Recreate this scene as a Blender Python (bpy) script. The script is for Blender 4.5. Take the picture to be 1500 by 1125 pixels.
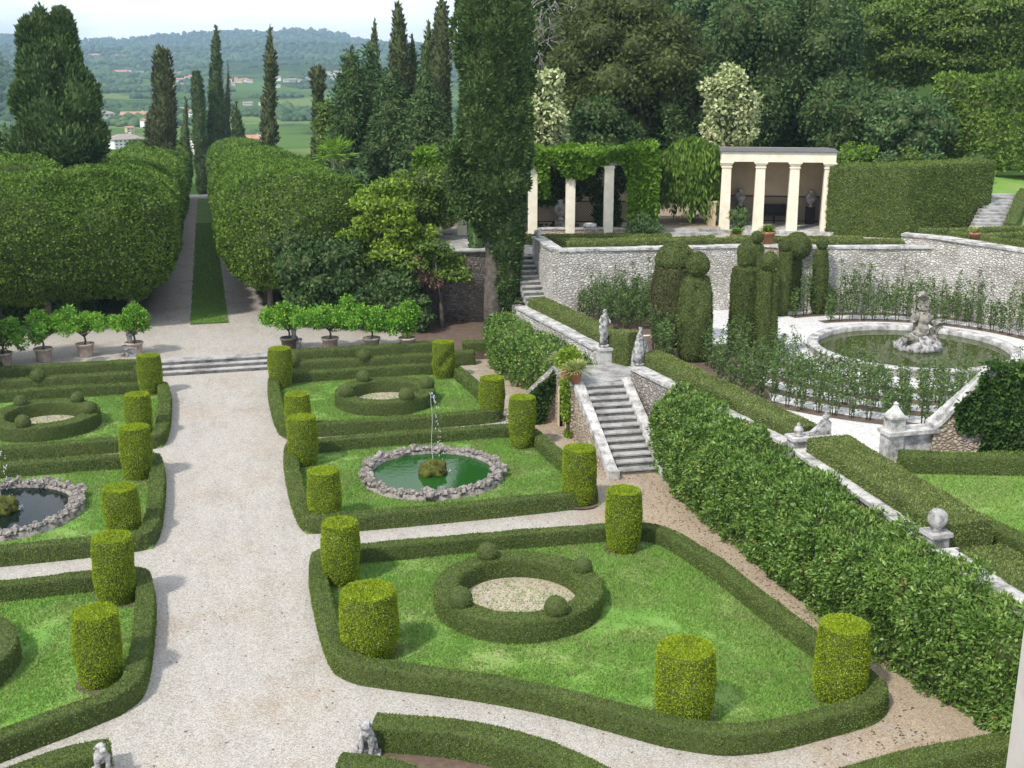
import bpy, math, numpy as np
from mathutils import Vector, Matrix
for o in list(bpy.data.objects): bpy.data.objects.remove(o)
sc = bpy.context.scene
R = math.radians
rng = np.random.default_rng(11)

# ------------------------------------------------------------------ camera
FPX, HC, CX, CY, YH, XV = 1700., 13.0, 750., 562.5, 95., 289.
PIT = math.atan((CY-YH)/FPX)
YAW = math.atan((CX-XV)/(FPX/math.cos(PIT)))
FW = np.array([math.sin(YAW)*math.cos(PIT), math.cos(YAW)*math.cos(PIT), -math.sin(PIT)])
RT = np.array([math.cos(YAW), -math.sin(YAW), 0.])
UP = np.cross(RT, FW)
CAM = np.array([0., 0., HC])
cd = bpy.data.cameras.new('Camera'); cam = bpy.data.objects.new('camera', cd)
sc.collection.objects.link(cam)
cam.location = CAM; cam.rotation_euler = (math.pi/2-PIT, 0, -YAW)
cd.sensor_width = 36; cd.lens = 36*FPX/1500; cd.clip_start = .1; cd.clip_end = 20000
sc.camera = cam
sc.render.resolution_x, sc.render.resolution_y = 1024, 768
def ray(px, py): return FW + RT*(px-CX)/FPX + UP*(CY-py)/FPX
def at(px, py, z=0.):            # ground-plan point at height z seen at a place in the photo
    d = ray(px, py); return CAM + d*((z-HC)/d[2])
def aty(px, py, Y):              # point at plan depth Y
    d = ray(px, py); return CAM + d*(Y/d[1])

# ------------------------------------------------------------------ world, sun, exposure
SUN_TO = np.array([-.80, -.56, 1.18]); SUN_TO /= np.linalg.norm(SUN_TO)
w = bpy.data.worlds.new('World'); sc.world = w; w.use_nodes = True
nt = w.node_tree; nt.nodes.clear()
def N(t, typ, **kw):
    n = t.nodes.new(typ)
    for k, v in kw.items(): setattr(n, k, v)
    return n
wo = N(nt, 'ShaderNodeOutputWorld'); bg = N(nt, 'ShaderNodeBackground')
sky = N(nt, 'ShaderNodeTexSky', sky_type='NISHITA', sun_disc=False)
sky.sun_elevation = math.asin(SUN_TO[2]); sky.sun_rotation = math.atan2(SUN_TO[0], SUN_TO[1])
sky.air_density = 1.0; sky.dust_density = .7; sky.ozone_density = 2.5
tc = N(nt, 'ShaderNodeTexCoord'); mp = N(nt, 'ShaderNodeMapping'); mp.inputs['Scale'].default_value = (3.0, 3.0, 11)
no = N(nt, 'ShaderNodeTexNoise'); no.inputs['Scale'].default_value = 1.6; no.inputs['Detail'].default_value = 6; no.inputs['Roughness'].default_value = .55
cr = N(nt, 'ShaderNodeValToRGB'); cr.color_ramp.elements[0].position = .40; cr.color_ramp.elements[1].position = .62
mx = N(nt, 'ShaderNodeMix', data_type='RGBA')
mx.inputs[7].default_value = (7.5, 7.75, 8.1, 1)
mr = N(nt, 'ShaderNodeMapRange'); mr.inputs[3].default_value = .15; mr.inputs[4].default_value = 1.0
nt.links.new(tc.outputs['Generated'], mp.inputs[0]); nt.links.new(mp.outputs[0], no.inputs['Vector'])
nt.links.new(no.outputs['Fac'], cr.inputs[0]); nt.links.new(cr.outputs[0], mr.inputs[0])
nt.links.new(mr.outputs[0], mx.inputs[0]); nt.links.new(sky.outputs[0], mx.inputs[6])
nt.links.new(mx.outputs[2], bg.inputs[0]); bg.inputs[1].default_value = .15
nt.links.new(bg.outputs[0], wo.inputs[0])
sl = bpy.data.lights.new('Sun', 'SUN'); sl.energy = 2.7; sl.angle = R(4); sl.color = (1, .95, .86)
so = bpy.data.objects.new('sun', sl); sc.collection.objects.link(so)
so.rotation_euler = Vector(SUN_TO).to_track_quat('Z', 'Y').to_euler()
sc.view_settings.view_transform = 'Standard'; sc.view_settings.look = 'None'
sc.view_settings.exposure = .6; sc.view_settings.gamma = 1
sc.render.engine = 'CYCLES'
sc.cycles.max_bounces = 4; sc.cycles.diffuse_bounces = 3; sc.cycles.glossy_bounces = 2; sc.cycles.transmission_bounces = 3; sc.cycles.transparent_max_bounces = 4; sc.cycles.volume_bounces = 0

# ------------------------------------------------------------------ materials
def mat(name):
    m = bpy.data.materials.new(name); m.use_nodes = True
    t = m.node_tree; b = t.nodes['Principled BSDF']
    return m, t, b
def ramp(t, stops):
    r = N(t, 'ShaderNodeValToRGB'); e = r.color_ramp.elements
    while len(e) < len(stops): e.new(.5)
    for q, (p, c) in zip(e, stops): q.position = p; q.color = (*c, 1)
    return r
def noise(t, vec, scale, detail=3, rough=.55):
    n = N(t, 'ShaderNodeTexNoise'); n.inputs['Scale'].default_value = scale
    n.inputs['Detail'].default_value = detail; n.inputs['Roughness'].default_value = rough
    if vec is not None: t.links.new(vec, n.inputs['Vector'])
    return n
def mixc(t, f, a, b, mode='MIX'):
    m = N(t, 'ShaderNodeMix', data_type='RGBA', blend_type=mode)
    for i, v in ((0, f), (6, a), (7, b)):
        if hasattr(v, 'is_linked'): t.links.new(v, m.inputs[i])
        else: m.inputs[i].default_value = v if i == 0 else (*v, 1)
    return m.outputs[2]
def bump(t, b, h, st=.5, d=.02):
    n = N(t, 'ShaderNodeBump'); n.inputs['Strength'].default_value = st; n.inputs['Distance'].default_value = d
    t.links.new(h, n.inputs['Height']); t.links.new(n.outputs[0], b.inputs['Normal'])
def wpos(t): return N(t, 'ShaderNodeNewGeometry').outputs['Position']
def opos(t): return N(t, 'ShaderNodeTexCoord').outputs['Object']

def foliage(name, a, b_, c, rough=.55, trans=.25, ns=.8, spec=.14, odd=None, patch=.5):
    """leaf material: every leaf its own green, larger patches drifting between them"""
    m, t, b = mat(name)
    g = N(t, 'ShaderNodeNewGeometry')
    n1 = noise(t, g.outputs['Position'], ns, 3)
    mth = N(t, 'ShaderNodeMath', operation='MULTIPLY_ADD')
    mth.inputs[1].default_value = patch*2; t.links.new(n1.outputs['Fac'], mth.inputs[0])
    m2 = N(t, 'ShaderNodeMath', operation='MULTIPLY_ADD'); m2.inputs[1].default_value = 1-patch*.6
    t.links.new(g.outputs['Random Per Island'], m2.inputs[0]); m2.inputs[2].default_value = -patch*.7
    t.links.new(m2.outputs[0], mth.inputs[2])
    stops = [(0., a), (.5, b_), (.95, c)]
    if odd: stops = [(0., a), (.48, b_), (.9, c), (.985, odd)]
    r = ramp(t, stops); t.links.new(mth.outputs[0], r.inputs[0])
    t.links.new(r.outputs[0], b.inputs['Base Color'])
    b.inputs['Roughness'].default_value = rough; b.inputs['Specular IOR Level'].default_value = spec
    if trans:
        tr = N(t, 'ShaderNodeBsdfTranslucent'); t.links.new(r.outputs[0], tr.inputs[0])
        ms = N(t, 'ShaderNodeMixShader'); ms.inputs[0].default_value = trans
        t.links.new(b.outputs[0], ms.inputs[1]); t.links.new(tr.outputs[0], ms.inputs[2])
        t.links.new(ms.outputs[0], t.nodes['Material Output'].inputs[0])
    return m
M = {}
M['box'] = foliage('box_leaf', (.070, .108, .020), (.125, .186, .036), (.205, .265, .060), ns=1.3)
M['boxyel'] = foliage('box_leaf_pale', (.060, .090, .018), (.155, .205, .046), (.31, .345, .115), ns=1.1)
M['yew'] = foliage('golden_yew_leaf', (.130, .190, .008), (.235, .320, .012), (.41, .50, .024), ns=2.2, patch=.3, trans=.32)
M['topi'] = foliage('old_topiary_leaf', (.062, .055, .022), (.098, .140, .028), (.17, .215, .055), ns=1.2)
M['topibrown'] = foliage('browned_topiary_leaf', (.045, .028, .019), (.085, .056, .034), (.105, .10, .038), ns=1.6)
M['laurel'] = foliage('laurel_leaf', (.032, .070, .012), (.100, .190, .026), (.24, .37, .08), rough=.40, trans=.2, ns=1.4, spec=.34, odd=(0.3036, 0.1656, 0.0414))
M['horn'] = foliage('hornbeam_leaf', (.034, .070, .010), (.104, .190, .024), (.235, .34, .055), ns=.35, trans=.3)
M['cyp'] = foliage('cypress_leaf', (.022, .046, .014), (.068, .120, .032), (.135, .205, .056), ns=.7, trans=.12)
M['cypg'] = foliage('grey_cypress_leaf', (0.03864, 0.04692, 0.02484), (0.0897, 0.1035, 0.04416), (0.1518, 0.1587, 0.069), ns=.9, trans=.12)
M['dead'] = foliage('dead_twig', (0.0828, 0.0552, 0.0414), (0.1656, 0.1035, 0.069), (0.2346, 0.1518, 0.1035), ns=1., trans=.1)
M['dark'] = foliage('dark_evergreen_leaf', (.026, .052, .016), (.064, .120, .034), (.13, .205, .058), ns=.3)
M['olive'] = foliage('olive_brown_leaf', (.030, .045, .012), (.075, .10, .024), (.14, .16, .040), ns=.25)
M['maple'] = foliage('bright_maple_leaf', (.045, .085, .012), (.11, .185, .026), (.21, .29, .048), ns=.25)
M['blue'] = foliage('bluish_leaf', (.030, .062, .020), (.072, .140, .044), (.15, .245, .085), ns=.4)
M['cream'] = foliage('cream_blossom', (.18, .26, .075), (.42, .47, .21), (.70, .71, .42), ns=.5, patch=.35)
M['lime'] = foliage('lime_leaf', (0.0552, 0.1173, 0.01104), (0.1794, 0.2898, 0.02208), (0.3726, 0.4692, 0.0552), ns=.5)
M['vine'] = foliage('vine_leaf', (.06, .135, .012), (.15, .285, .024), (.27, .42, .05), ns=.8, trans=.35)
M['lemon'] = foliage('lemon_leaf', (0.0483, 0.138, 0.0138), (0.138, 0.3312, 0.0276), (0.2898, 0.4968, 0.069), rough=.4, ns=2., odd=(0.621, 0.5796, 0.0828))
M['rose'] = foliage('sapling_leaf', (.040, .080, .018), (.095, .165, .040), (.18, .27, .085), ns=2.)
M['ivy'] = foliage('ivy_leaf', (0.01932, 0.04416, 0.01104), (0.04968, 0.1035, 0.02208), (0.1104, 0.1932, 0.0414), rough=.4, ns=1.2)
M['spike'] = foliage('striped_leaf', (0.1792, 0.224, 0.056), (0.336, 0.3808, 0.112), (0.5152, 0.5152, 0.224), ns=3.)
M['grassb'] = foliage('grass_blade', (.33, .32, .14), (.155, .315, .050), (.26, .42, .085), ns=.7, trans=.3, patch=.62)
M['wood'] = foliage('far_wood_leaf', (0.0216, 0.048, 0.0144), (0.042, 0.09, 0.0264), (0.084, 0.144, 0.036), ns=.01, trans=0)
M['red'] = foliage('red_flower', (0.56, 0.0336, 0.0112), (0.672, 0.056, 0.0224), (0.784, 0.168, 0.056))

def simple(name, c1, c2, scale=6, rough=.8, bs=.3, bd=.02, detail=6, world=False, spec=.3):
    m, t, b = mat(name); p = wpos(t) if world else opos(t)
    n = noise(t, p, scale, detail, .65)
    r = ramp(t, [(.3, c1), (.7, c2)]); t.links.new(n.outputs['Fac'], r.inputs[0])
    t.links.new(r.outputs[0], b.inputs['Base Color']); b.inputs['Roughness'].default_value = rough
    b.inputs['Specular IOR Level'].default_value = spec
    if bs: n2 = noise(t, p, scale*3, 5); bump(t, b, n2.outputs['Fac'], bs, bd)
    return m
M['bark'] = simple('bark', (.05, .041, .033), (.16, .135, .112), 5, bs=.8, bd=.05)
M['palebark'] = simple('pale_dead_bark', (.13, .115, .10), (.27, .245, .225), 5)
M['terracotta'] = simple('terracotta', (.30, .12, .065), (.45, .21, .12), 6)
M['whitepot'] = simple('weathered_terracotta', (.30, .21, .16), (.55, .47, .40), 5)
M['soil'] = simple('brown_soil', (.085, .06, .042), (.17, .12, .088), 5, world=True)
M['wood_door'] = simple('old_door_wood', (.10, .045, .03), (.2, .1, .07), 8)
M['lattice'] = simple('dark_lattice', (.018, .016, .016), (.035, .03, .03), 5, bs=0)
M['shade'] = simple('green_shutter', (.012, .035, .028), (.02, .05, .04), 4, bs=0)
M['plaster'] = simple('cream_plaster', (.52, .42, .25), (.70, .60, .40), 1.2, bs=.15)
M['tanplaster'] = simple('tan_plaster', (.46, .35, .22), (.60, .48, .33), 1.0, bs=.15)
M['column'] = simple('cream_column_stone', (.64, .57, .42), (.80, .74, .60), 2.0, bs=.15)
M['ceil'] = simple('timber_ceiling', (.10, .065, .05), (.16, .11, .085), 4)
M['rooftop'] = simple('grey_roof_slab', (.09, .09, .09), (.15, .15, .15), 4)
M['pillar'] = simple('pale_pillar_stone', (.42, .385, .34), (.50, .46, .41), 9, bs=.2, bd=.003)
M['inner'] = simple('inner_twigs_with_gap_shade', (.038, .053, .014), (.082, .108, .028), 14, bs=.6, world=True)  # old inner leaves and twigs, toned dark to paint shade into leaf gaps
M['cloth'] = simple('clothing', (.10, .10, .2), (.35, .2, .15), 3, bs=0)
M['skin'] = simple('skin', (.45, .26, .18), (.5, .3, .22), 3, bs=0)

def stone_mat(name, base, stain, scale=2.2, amt=.5):
    m, t, b = mat(name); p = opos(t)
    n1 = noise(t, p, scale, 7, .7); n2 = noise(t, p, scale*9, 4, .6)
    r = ramp(t, [(.38, stain), (.56, base), (.8, tuple(min(1, c*1.12) for c in base))]); t.links.new(n1.outputs['Fac'], r.inputs[0])
    r2 = ramp(t, [(.3, (.55, .55, .55)), (.6, (1, 1, 1))]); t.links.new(n2.outputs['Fac'], r2.inputs[0])
    c = mixc(t, amt, r.outputs[0], r2.outputs[0], 'MULTIPLY')
    t.links.new(c, b.inputs['Base Color']); b.inputs['Roughness'].default_value = .85
    b.inputs['Specular IOR Level'].default_value = .2
    bump(t, b, n2.outputs['Fac'], .5, .02)
    return m
M['stone'] = stone_mat('weathered_stone', (.46, .44, .42), (.14, .135, .125))
M['statue'] = stone_mat('statue_stone', (.48, .465, .45), (.09, .086, .08), 5.5, .75)
M['fountstone'] = stone_mat('mossy_fountain_stone', (.36, .33, .28), (.10, .095, .075), 3.5, .7)
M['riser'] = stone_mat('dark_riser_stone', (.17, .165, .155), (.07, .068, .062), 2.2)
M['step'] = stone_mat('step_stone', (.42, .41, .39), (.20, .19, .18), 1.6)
M['whitestone'] = stone_mat('white_coping_stone', (.58, .56, .53), (.22, .21, .195), 2.2, .65)
M['rockery'] = stone_mat('tufa_rock', (.36, .32, .29), (.10, .085, .07), 6., .8)
M['moss'] = stone_mat('mossy_tufa', (.10, .115, .014), (.040, .036, .016), 5., .6)

def rubble(name, c1, c2, mortar, scale=3.4):
    m, t, b = mat(name); p = opos(t)
    mpn = N(t, 'ShaderNodeMapping'); mpn.inputs['Scale'].default_value = (1, 1, 1.7); t.links.new(p, mpn.inputs[0])
    wn = noise(t, p, 3, 3); add = N(t, 'ShaderNodeVectorMath', operation='MULTIPLY_ADD')
    t.links.new(wn.outputs['Color'], add.inputs[0]); add.inputs[1].default_value = (.22, .22, .22); t.links.new(mpn.outputs[0], add.inputs[2])
    v = N(t, 'ShaderNodeTexVoronoi', feature='DISTANCE_TO_EDGE'); v.inputs['Scale'].default_value = scale
    v2 = N(t, 'ShaderNodeTexVoronoi'); v2.inputs['Scale'].default_value = scale
    t.links.new(add.outputs[0], v.inputs['Vector']); t.links.new(add.outputs[0], v2.inputs['Vector'])
    sp = N(t, 'ShaderNodeSeparateColor'); t.links.new(v2.outputs['Color'], sp.inputs[0])
    r = ramp(t, [(0, c1), (1, c2)]); t.links.new(sp.outputs[0], r.inputs[0])
    big = noise(t, p, .6, 5, .65); rb = ramp(t, [(.30, (.62, .60, .56)), (.55, (1, 1, 1))]); t.links.new(big.outputs['Fac'], rb.inputs[0])
    rm = ramp(t, [(.0, (0, 0, 0)), (.09, (1, 1, 1))]); t.links.new(v.outputs['Distance'], rm.inputs[0])
    c = mixc(t, rm.outputs[0], mortar, r.outputs[0]); c = mixc(t, 1., c, rb.outputs[0], 'MULTIPLY')
    t.links.new(c, b.inputs['Base Color']); b.inputs['Roughness'].default_value = .9; b.inputs['Specular IOR Level'].default_value = .15
    rr = ramp(t, [(.0, (0, 0, 0)), (.22, (1, 1, 1))]); t.links.new(v.outputs['Distance'], rr.inputs[0])
    bump(t, b, rr.outputs[0], .9, .06)
    return m
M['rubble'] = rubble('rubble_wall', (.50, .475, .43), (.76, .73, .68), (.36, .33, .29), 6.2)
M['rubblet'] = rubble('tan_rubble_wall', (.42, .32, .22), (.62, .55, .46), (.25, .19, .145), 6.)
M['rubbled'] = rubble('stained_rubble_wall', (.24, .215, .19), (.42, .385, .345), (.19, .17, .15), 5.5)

def gravel_mat(name, cols, tan, scale=26, tanfac=None):
    m, t, b = mat(name); p = wpos(t)
    v = N(t, 'ShaderNodeTexVoronoi'); v.inputs['Scale'].default_value = scale; t.links.new(p, v.inputs['Vector'])
    sp = N(t, 'ShaderNodeSeparateColor'); t.links.new(v.outputs['Color'], sp.inputs[0])
    r = ramp(t, [(0, cols[0]), (.45, cols[1]), (1, cols[2])]); t.links.new(sp.outputs[0], r.inputs[0])
    n = noise(t, p, .35, 6, .65); n2 = noise(t, p, 2.5, 5, .6)
    f = ramp(t, [(.50, (0, 0, 0)), (.86, (1, 1, 1))])
    if tanfac:      # browner, needle-strewn gravel towards the right-hand walk
        sx = N(t, 'ShaderNodeSeparateXYZ'); t.links.new(p, sx.inputs[0])
        mr = N(t, 'ShaderNodeMapRange'); mr.inputs[1].default_value = tanfac[0]; mr.inputs[2].default_value = tanfac[1]; mr.inputs[4].default_value = .42
        t.links.new(sx.outputs[0], mr.inputs[0])
        ad = N(t, 'ShaderNodeMath', operation='ADD'); t.links.new(mr.outputs[0], ad.inputs[0]); t.links.new(n.outputs['Fac'], ad.inputs[1])
        mn = N(t, 'ShaderNodeMath', operation='MULTIPLY_ADD'); t.links.new(n2.outputs['Fac'], mn.inputs[0]); mn.inputs[1].default_value = .4
        sb = N(t, 'ShaderNodeMath', operation='SUBTRACT'); t.links.new(ad.outputs[0], sb.inputs[0]); sb.inputs[1].default_value = .2
        t.links.new(sb.outputs[0], mn.inputs[2]); t.links.new(mn.outputs[0], f.inputs[0])
    else: t.links.new(n.outputs['Fac'], f.inputs[0])
    mk = N(t, 'ShaderNodeMapping'); mk.inputs['Scale'].default_value = (1.6, .5, 1); t.links.new(p, mk.inputs[0]); n4 = noise(t, mk.outputs[0], 1.1, 6, .7)
    rk = ramp(t, [(.32, (.88, .875, .87)), (.5, (1, 1, 1)), (.7, (1.06, 1.06, 1.06))]); t.links.new(n4.outputs['Fac'], rk.inputs[0])
    c = mixc(t, f.outputs[0], r.outputs[0], mixc(t, 1., r.outputs[0], tan, 'MULTIPLY')); c = mixc(t, 1., c, rk.outputs[0], 'MULTIPLY')
    t.links.new(c, b.inputs['Base Color']); b.inputs['Roughness'].default_value = .9; b.inputs['Specular IOR Level'].default_value = .2
    bump(t, b, sp.outputs[1], .5, .02)
    return m
M['gravel'] = gravel_mat('pale_gravel', ((.26, .235, .20), (.385, .352, .308), (.50, .468, .42)), (.88, .75, .60), 40, (9.6, 12.4))
M['sand'] = gravel_mat('sandy_gravel', ((.24, .20, .14), (.37, .315, .235), (.50, .44, .35)), (.80, .80, .5), 34)
M['wgravel'] = gravel_mat('white_gravel', ((.46, .445, .425), (.58, .565, .55), (.70, .69, .675)), (.95, .9, .84), 22)
M['agravel'] = gravel_mat('alley_gravel', ((.24, .21, .18), (.40, .36, .32), (.55, .51, .47)), (.85, .72, .6), 24)

def lawn_mat():
    m, t, b = mat('lawn'); p = wpos(t)
    n1 = noise(t, p, .55, 5, .6); n2 = noise(t, p, 9, 4, .7)
    r = ramp(t, [(.30, (.095, .22, .032)), (.48, (.14, .29, .048)), (.60, (.20, .29, .075)), (.74, (.31, .29, .15))])
    mm = N(t, 'ShaderNodeMath', operation='MULTIPLY_ADD'); mm.inputs[1].default_value = .45
    t.links.new(n2.outputs['Fac'], mm.inputs[0])
    m3 = N(t, 'ShaderNodeMath', operation='MULTIPLY'); m3.inputs[1].default_value = .65; t.links.new(n1.outputs['Fac'], m3.inputs[0])
    t.links.new(m3.outputs[0], mm.inputs[2]); t.links.new(mm.outputs[0], r.inputs[0])
    t.links.new(r.outputs[0], b.inputs['Base Color']); b.inputs['Roughness'].default_value = .8; b.inputs['Specular IOR Level'].default_value = .15
    bump(t, b, n2.outputs['Fac'], .6, .05); return m
M['lawn'] = lawn_mat()
def water_mat(name, c, rough=.04, bs=.12, sc_=6):
    m, t, b = mat(name); b.inputs['Base Color'].default_value = (*c, 1); b.inputs['Roughness'].default_value = rough
    b.inputs['Specular IOR Level'].default_value = .32; b.inputs['IOR'].default_value = 1.33
    n = noise(t, wpos(t), sc_, 3); bump(t, b, n.outputs['Fac'], bs, .02)
    return m
M['pondwater'] = water_mat('green_pond_water', (.014, .070, .010), .06)
M['darkwater'] = water_mat('dark_pond_water', (.006, .014, .010))
M['poolwater'] = water_mat('olive_pool_water', (.045, .06, .014), .03, .05, 3)
m, t, b = mat('water_spray'); b.inputs['Base Color'].default_value = (.85, .9, .95, 1); b.inputs['Roughness'].default_value = .1; b.inputs['Alpha'].default_value = .34; M['spray'] = m

def terrain_mat():
    m, t, b = mat('valley_land'); p = wpos(t)
    n1 = noise(t, p, .0045, 5, .6); n2 = noise(t, p, .02, 4, .6); n3 = noise(t, p, .12, 3, .6)
    v = N(t, 'ShaderNodeTexVoronoi'); v.inputs['Scale'].default_value = .008; t.links.new(p, v.inputs['Vector'])
    sp = N(t, 'ShaderNodeSeparateColor'); t.links.new(v.outputs['Color'], sp.inputs[0])
    rf = ramp(t, [(0, (.07, .13, .03)), (.4, (.11, .18, .045)), (.75, (.17, .22, .07)), (1, (.08, .15, .04))]); t.links.new(sp.outputs[0], rf.inputs[0])
    # vineyard rows
    wv = N(t, 'ShaderNodeTexWave', bands_direction='Y'); wv.inputs['Scale'].default_value = .035; wv.inputs['Distortion'].default_value = 2.5; wv.inputs['Detail'].default_value = 2; wv.inputs['Detail Scale'].default_value = .3
    t.links.new(p, wv.inputs['Vector'])
    wr = ramp(t, [(.35, (.45, .55, .5)), (.6, (1, 1, 1))]); t.links.new(wv.outputs['Fac'], wr.inputs[0])
    fld = mixc(t, .75, rf.outputs[0], wr.outputs[0], 'MULTIPLY')
    dk = ramp(t, [(.35, (.022, .045, .014)), (.65, (.055, .095, .025))]); t.links.new(n3.outputs['Fac'], dk.inputs[0])
    ff = ramp(t, [(.50, (0, 0, 0)), (.56, (1, 1, 1))])
    sx = N(t, 'ShaderNodeSeparateXYZ'); t.links.new(p, sx.inputs[0])
    mr = N(t, 'ShaderNodeMapRange'); mr.inputs[1].default_value = 1450; mr.inputs[2].default_value = 1900; mr.inputs[3].default_value = -.03; mr.inputs[4].default_value = .45
    t.links.new(sx.outputs[1], mr.inputs[0])
    mrl = N(t, 'ShaderNodeMapRange'); mrl.inputs[1].default_value = -110; mrl.inputs[2].default_value = -170; mrl.inputs[4].default_value = .3
    t.links.new(sx.outputs[0], mrl.inputs[0])
    mn_ = N(t, 'ShaderNodeMapRange'); mn_.inputs[1].default_value = 230; mn_.inputs[2].default_value = 170; mn_.inputs[4].default_value = .6; t.links.new(sx.outputs[1], mn_.inputs[0])
    sm_ = N(t, 'ShaderNodeMath', operation='ADD'); t.links.new(mr.outputs[0], sm_.inputs[0]); t.links.new(mn_.outputs[0], sm_.inputs[1])
    ad = N(t, 'ShaderNodeMath', operation='ADD'); t.links.new(n1.outputs['Fac'], ad.inputs[0]); t.links.new(sm_.outputs[0], ad.inputs[1])
    a2 = N(t, 'ShaderNodeMath', operation='ADD'); t.links.new(ad.outputs[0], a2.inputs[0]); t.links.new(mrl.outputs[0], a2.inputs[1])
    a3 = N(t, 'ShaderNodeMath', operation='MULTIPLY_ADD'); t.links.new(n2.outputs['Fac'], a3.inputs[0]); a3.inputs[1].default_value = .22; 
    s3 = N(t, 'ShaderNodeMath', operation='SUBTRACT'); t.links.new(a2.outputs[0], s3.inputs[0]); s3.inputs[1].default_value = .11
    t.links.new(s3.outputs[0], a3.inputs[2]); t.links.new(a3.outputs[0], ff.inputs[0])
    c = mixc(t, ff.outputs[0], fld, dk.outputs[0]); t.links.new(c, b.inputs['Base Color'])
    b.inputs['Roughness'].default_value = 1; b.inputs['Specular IOR Level'].default_value = 0
    return m
M['terrain'] = terrain_mat()

# ------------------------------------------------------------------ mesh helpers
def _h(ix, iy, iz):
    n = (ix*374761393 + iy*668265263 + iz*2147483647) & 0xffffffff
    n = ((n ^ (n >> 13))*1274126177) & 0xffffffff
    return ((n ^ (n >> 16)) & 0xffff)/65535.
def vn(P, s=1., seed=0):           # value noise 0..1
    P = np.asarray(P, float)*s + seed*17.31
    I = np.floor(P).astype(np.int64); Fr = P-I; Fr = Fr*Fr*(3-2*Fr); out = 0
    for dx in (0, 1):
        for dy in (0, 1):
            for dz in (0, 1):
                wgt = (Fr[:, 0] if dx else 1-Fr[:, 0])*(Fr[:, 1] if dy else 1-Fr[:, 1])*(Fr[:, 2] if dz else 1-Fr[:, 2])
                out = out + wgt*_h(I[:, 0]+dx, I[:, 1]+dy, I[:, 2]+dz)
    return out
def nrm(v): return v/np.maximum(np.linalg.norm(v, axis=-1, keepdims=True), 1e-9)

class MB:
    def __init__(s): s.V = []; s.G = []; s.n = 0
    def add(s, V, F, m=0, smooth=False):
        V = np.asarray(V, float).reshape(-1, 3)
        s.V.append(V)
        if isinstance(F, np.ndarray): F = [F]
        else:
            d = {}
            for f in F: d.setdefault(len(f), []).append(f)
            F = [np.array(x, int) for x in d.values()]
        for f in F: s.G.append((f+s.n, m, smooth))
        s.n += len(V); return s
    def mesh(s, name, mats, org=(0, 0, 0)):
        me = bpy.data.meshes.new(name); V = np.vstack(s.V)-np.asarray(org, float)
        me.vertices.add(len(V)); me.vertices.foreach_set('co', V.astype(np.float32).ravel())
        li = np.concatenate([g[0].ravel() for g in s.G]); lt = np.concatenate([np.full(len(g[0]), g[0].shape[1]) for g in s.G])
        me.loops.add(len(li)); me.loops.foreach_set('vertex_index', li.astype(np.int32))
        me.polygons.add(len(lt)); ls = np.concatenate([[0], np.cumsum(lt)[:-1]])
        me.polygons.foreach_set('loop_start', ls.astype(np.int32)); me.polygons.foreach_set('loop_total', lt.astype(np.int32))
        me.polygons.foreach_set('material_index', np.concatenate([np.full(len(g[0]), g[1]) for g in s.G]).astype(np.int32))
        me.polygons.foreach_set('use_smooth', np.concatenate([np.full(len(g[0]), g[2]) for g in s.G]))
        me.update(calc_edges=True); me.validate()
        for q in (mats if isinstance(mats, (list, tuple)) else [mats]): me.materials.append(M[q] if isinstance(q, str) else q)
        return me
    def build(s, name, mats, parent=None, org=None, **tags):
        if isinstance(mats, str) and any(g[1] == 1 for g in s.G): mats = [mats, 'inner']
        if org is None: org = tuple(world_loc(parent)) if parent else (0, 0, 0)
        me = s.mesh(name, mats, org)
        loc = org if not parent else tuple(np.asarray(org, float)-world_loc(parent))
        return link(name, me, parent, loc, **tags)
def world_loc(o):
    v = np.array(o.location)
    return v + (world_loc(o.parent) if o.parent else 0)
def link(name, me, parent=None, loc=None, **tags):
    o = bpy.data.objects.new(name, me); sc.collection.objects.link(o)
    if parent: o.parent = parent
    if loc is not None: o.location = loc
    for k, v in tags.items():
        if v is not None: o[k] = v
    return o
def thing(name, label, cat, loc=(0, 0, 0), group=None):
    return link(name, None, None, tuple(float(c) for c in loc), label=label, category=cat, group=group)
def copy_tree(o, parent=None, loc=None, rotz=None, scale=None, label=None):
    c = o.copy(); sc.collection.objects.link(c)
    if parent: c.parent = parent
    if loc is not None: c.location = loc
    if rotz is not None: c.rotation_euler = (0, 0, rotz)
    if scale is not None: c.scale = scale if hasattr(scale, '__len__') else (scale,)*3
    if label: c['label'] = label
    for ch in list(o.children): copy_tree(ch, c)
    return c
STR = dict(kind='structure'); STF = dict(kind='stuff')

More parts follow.
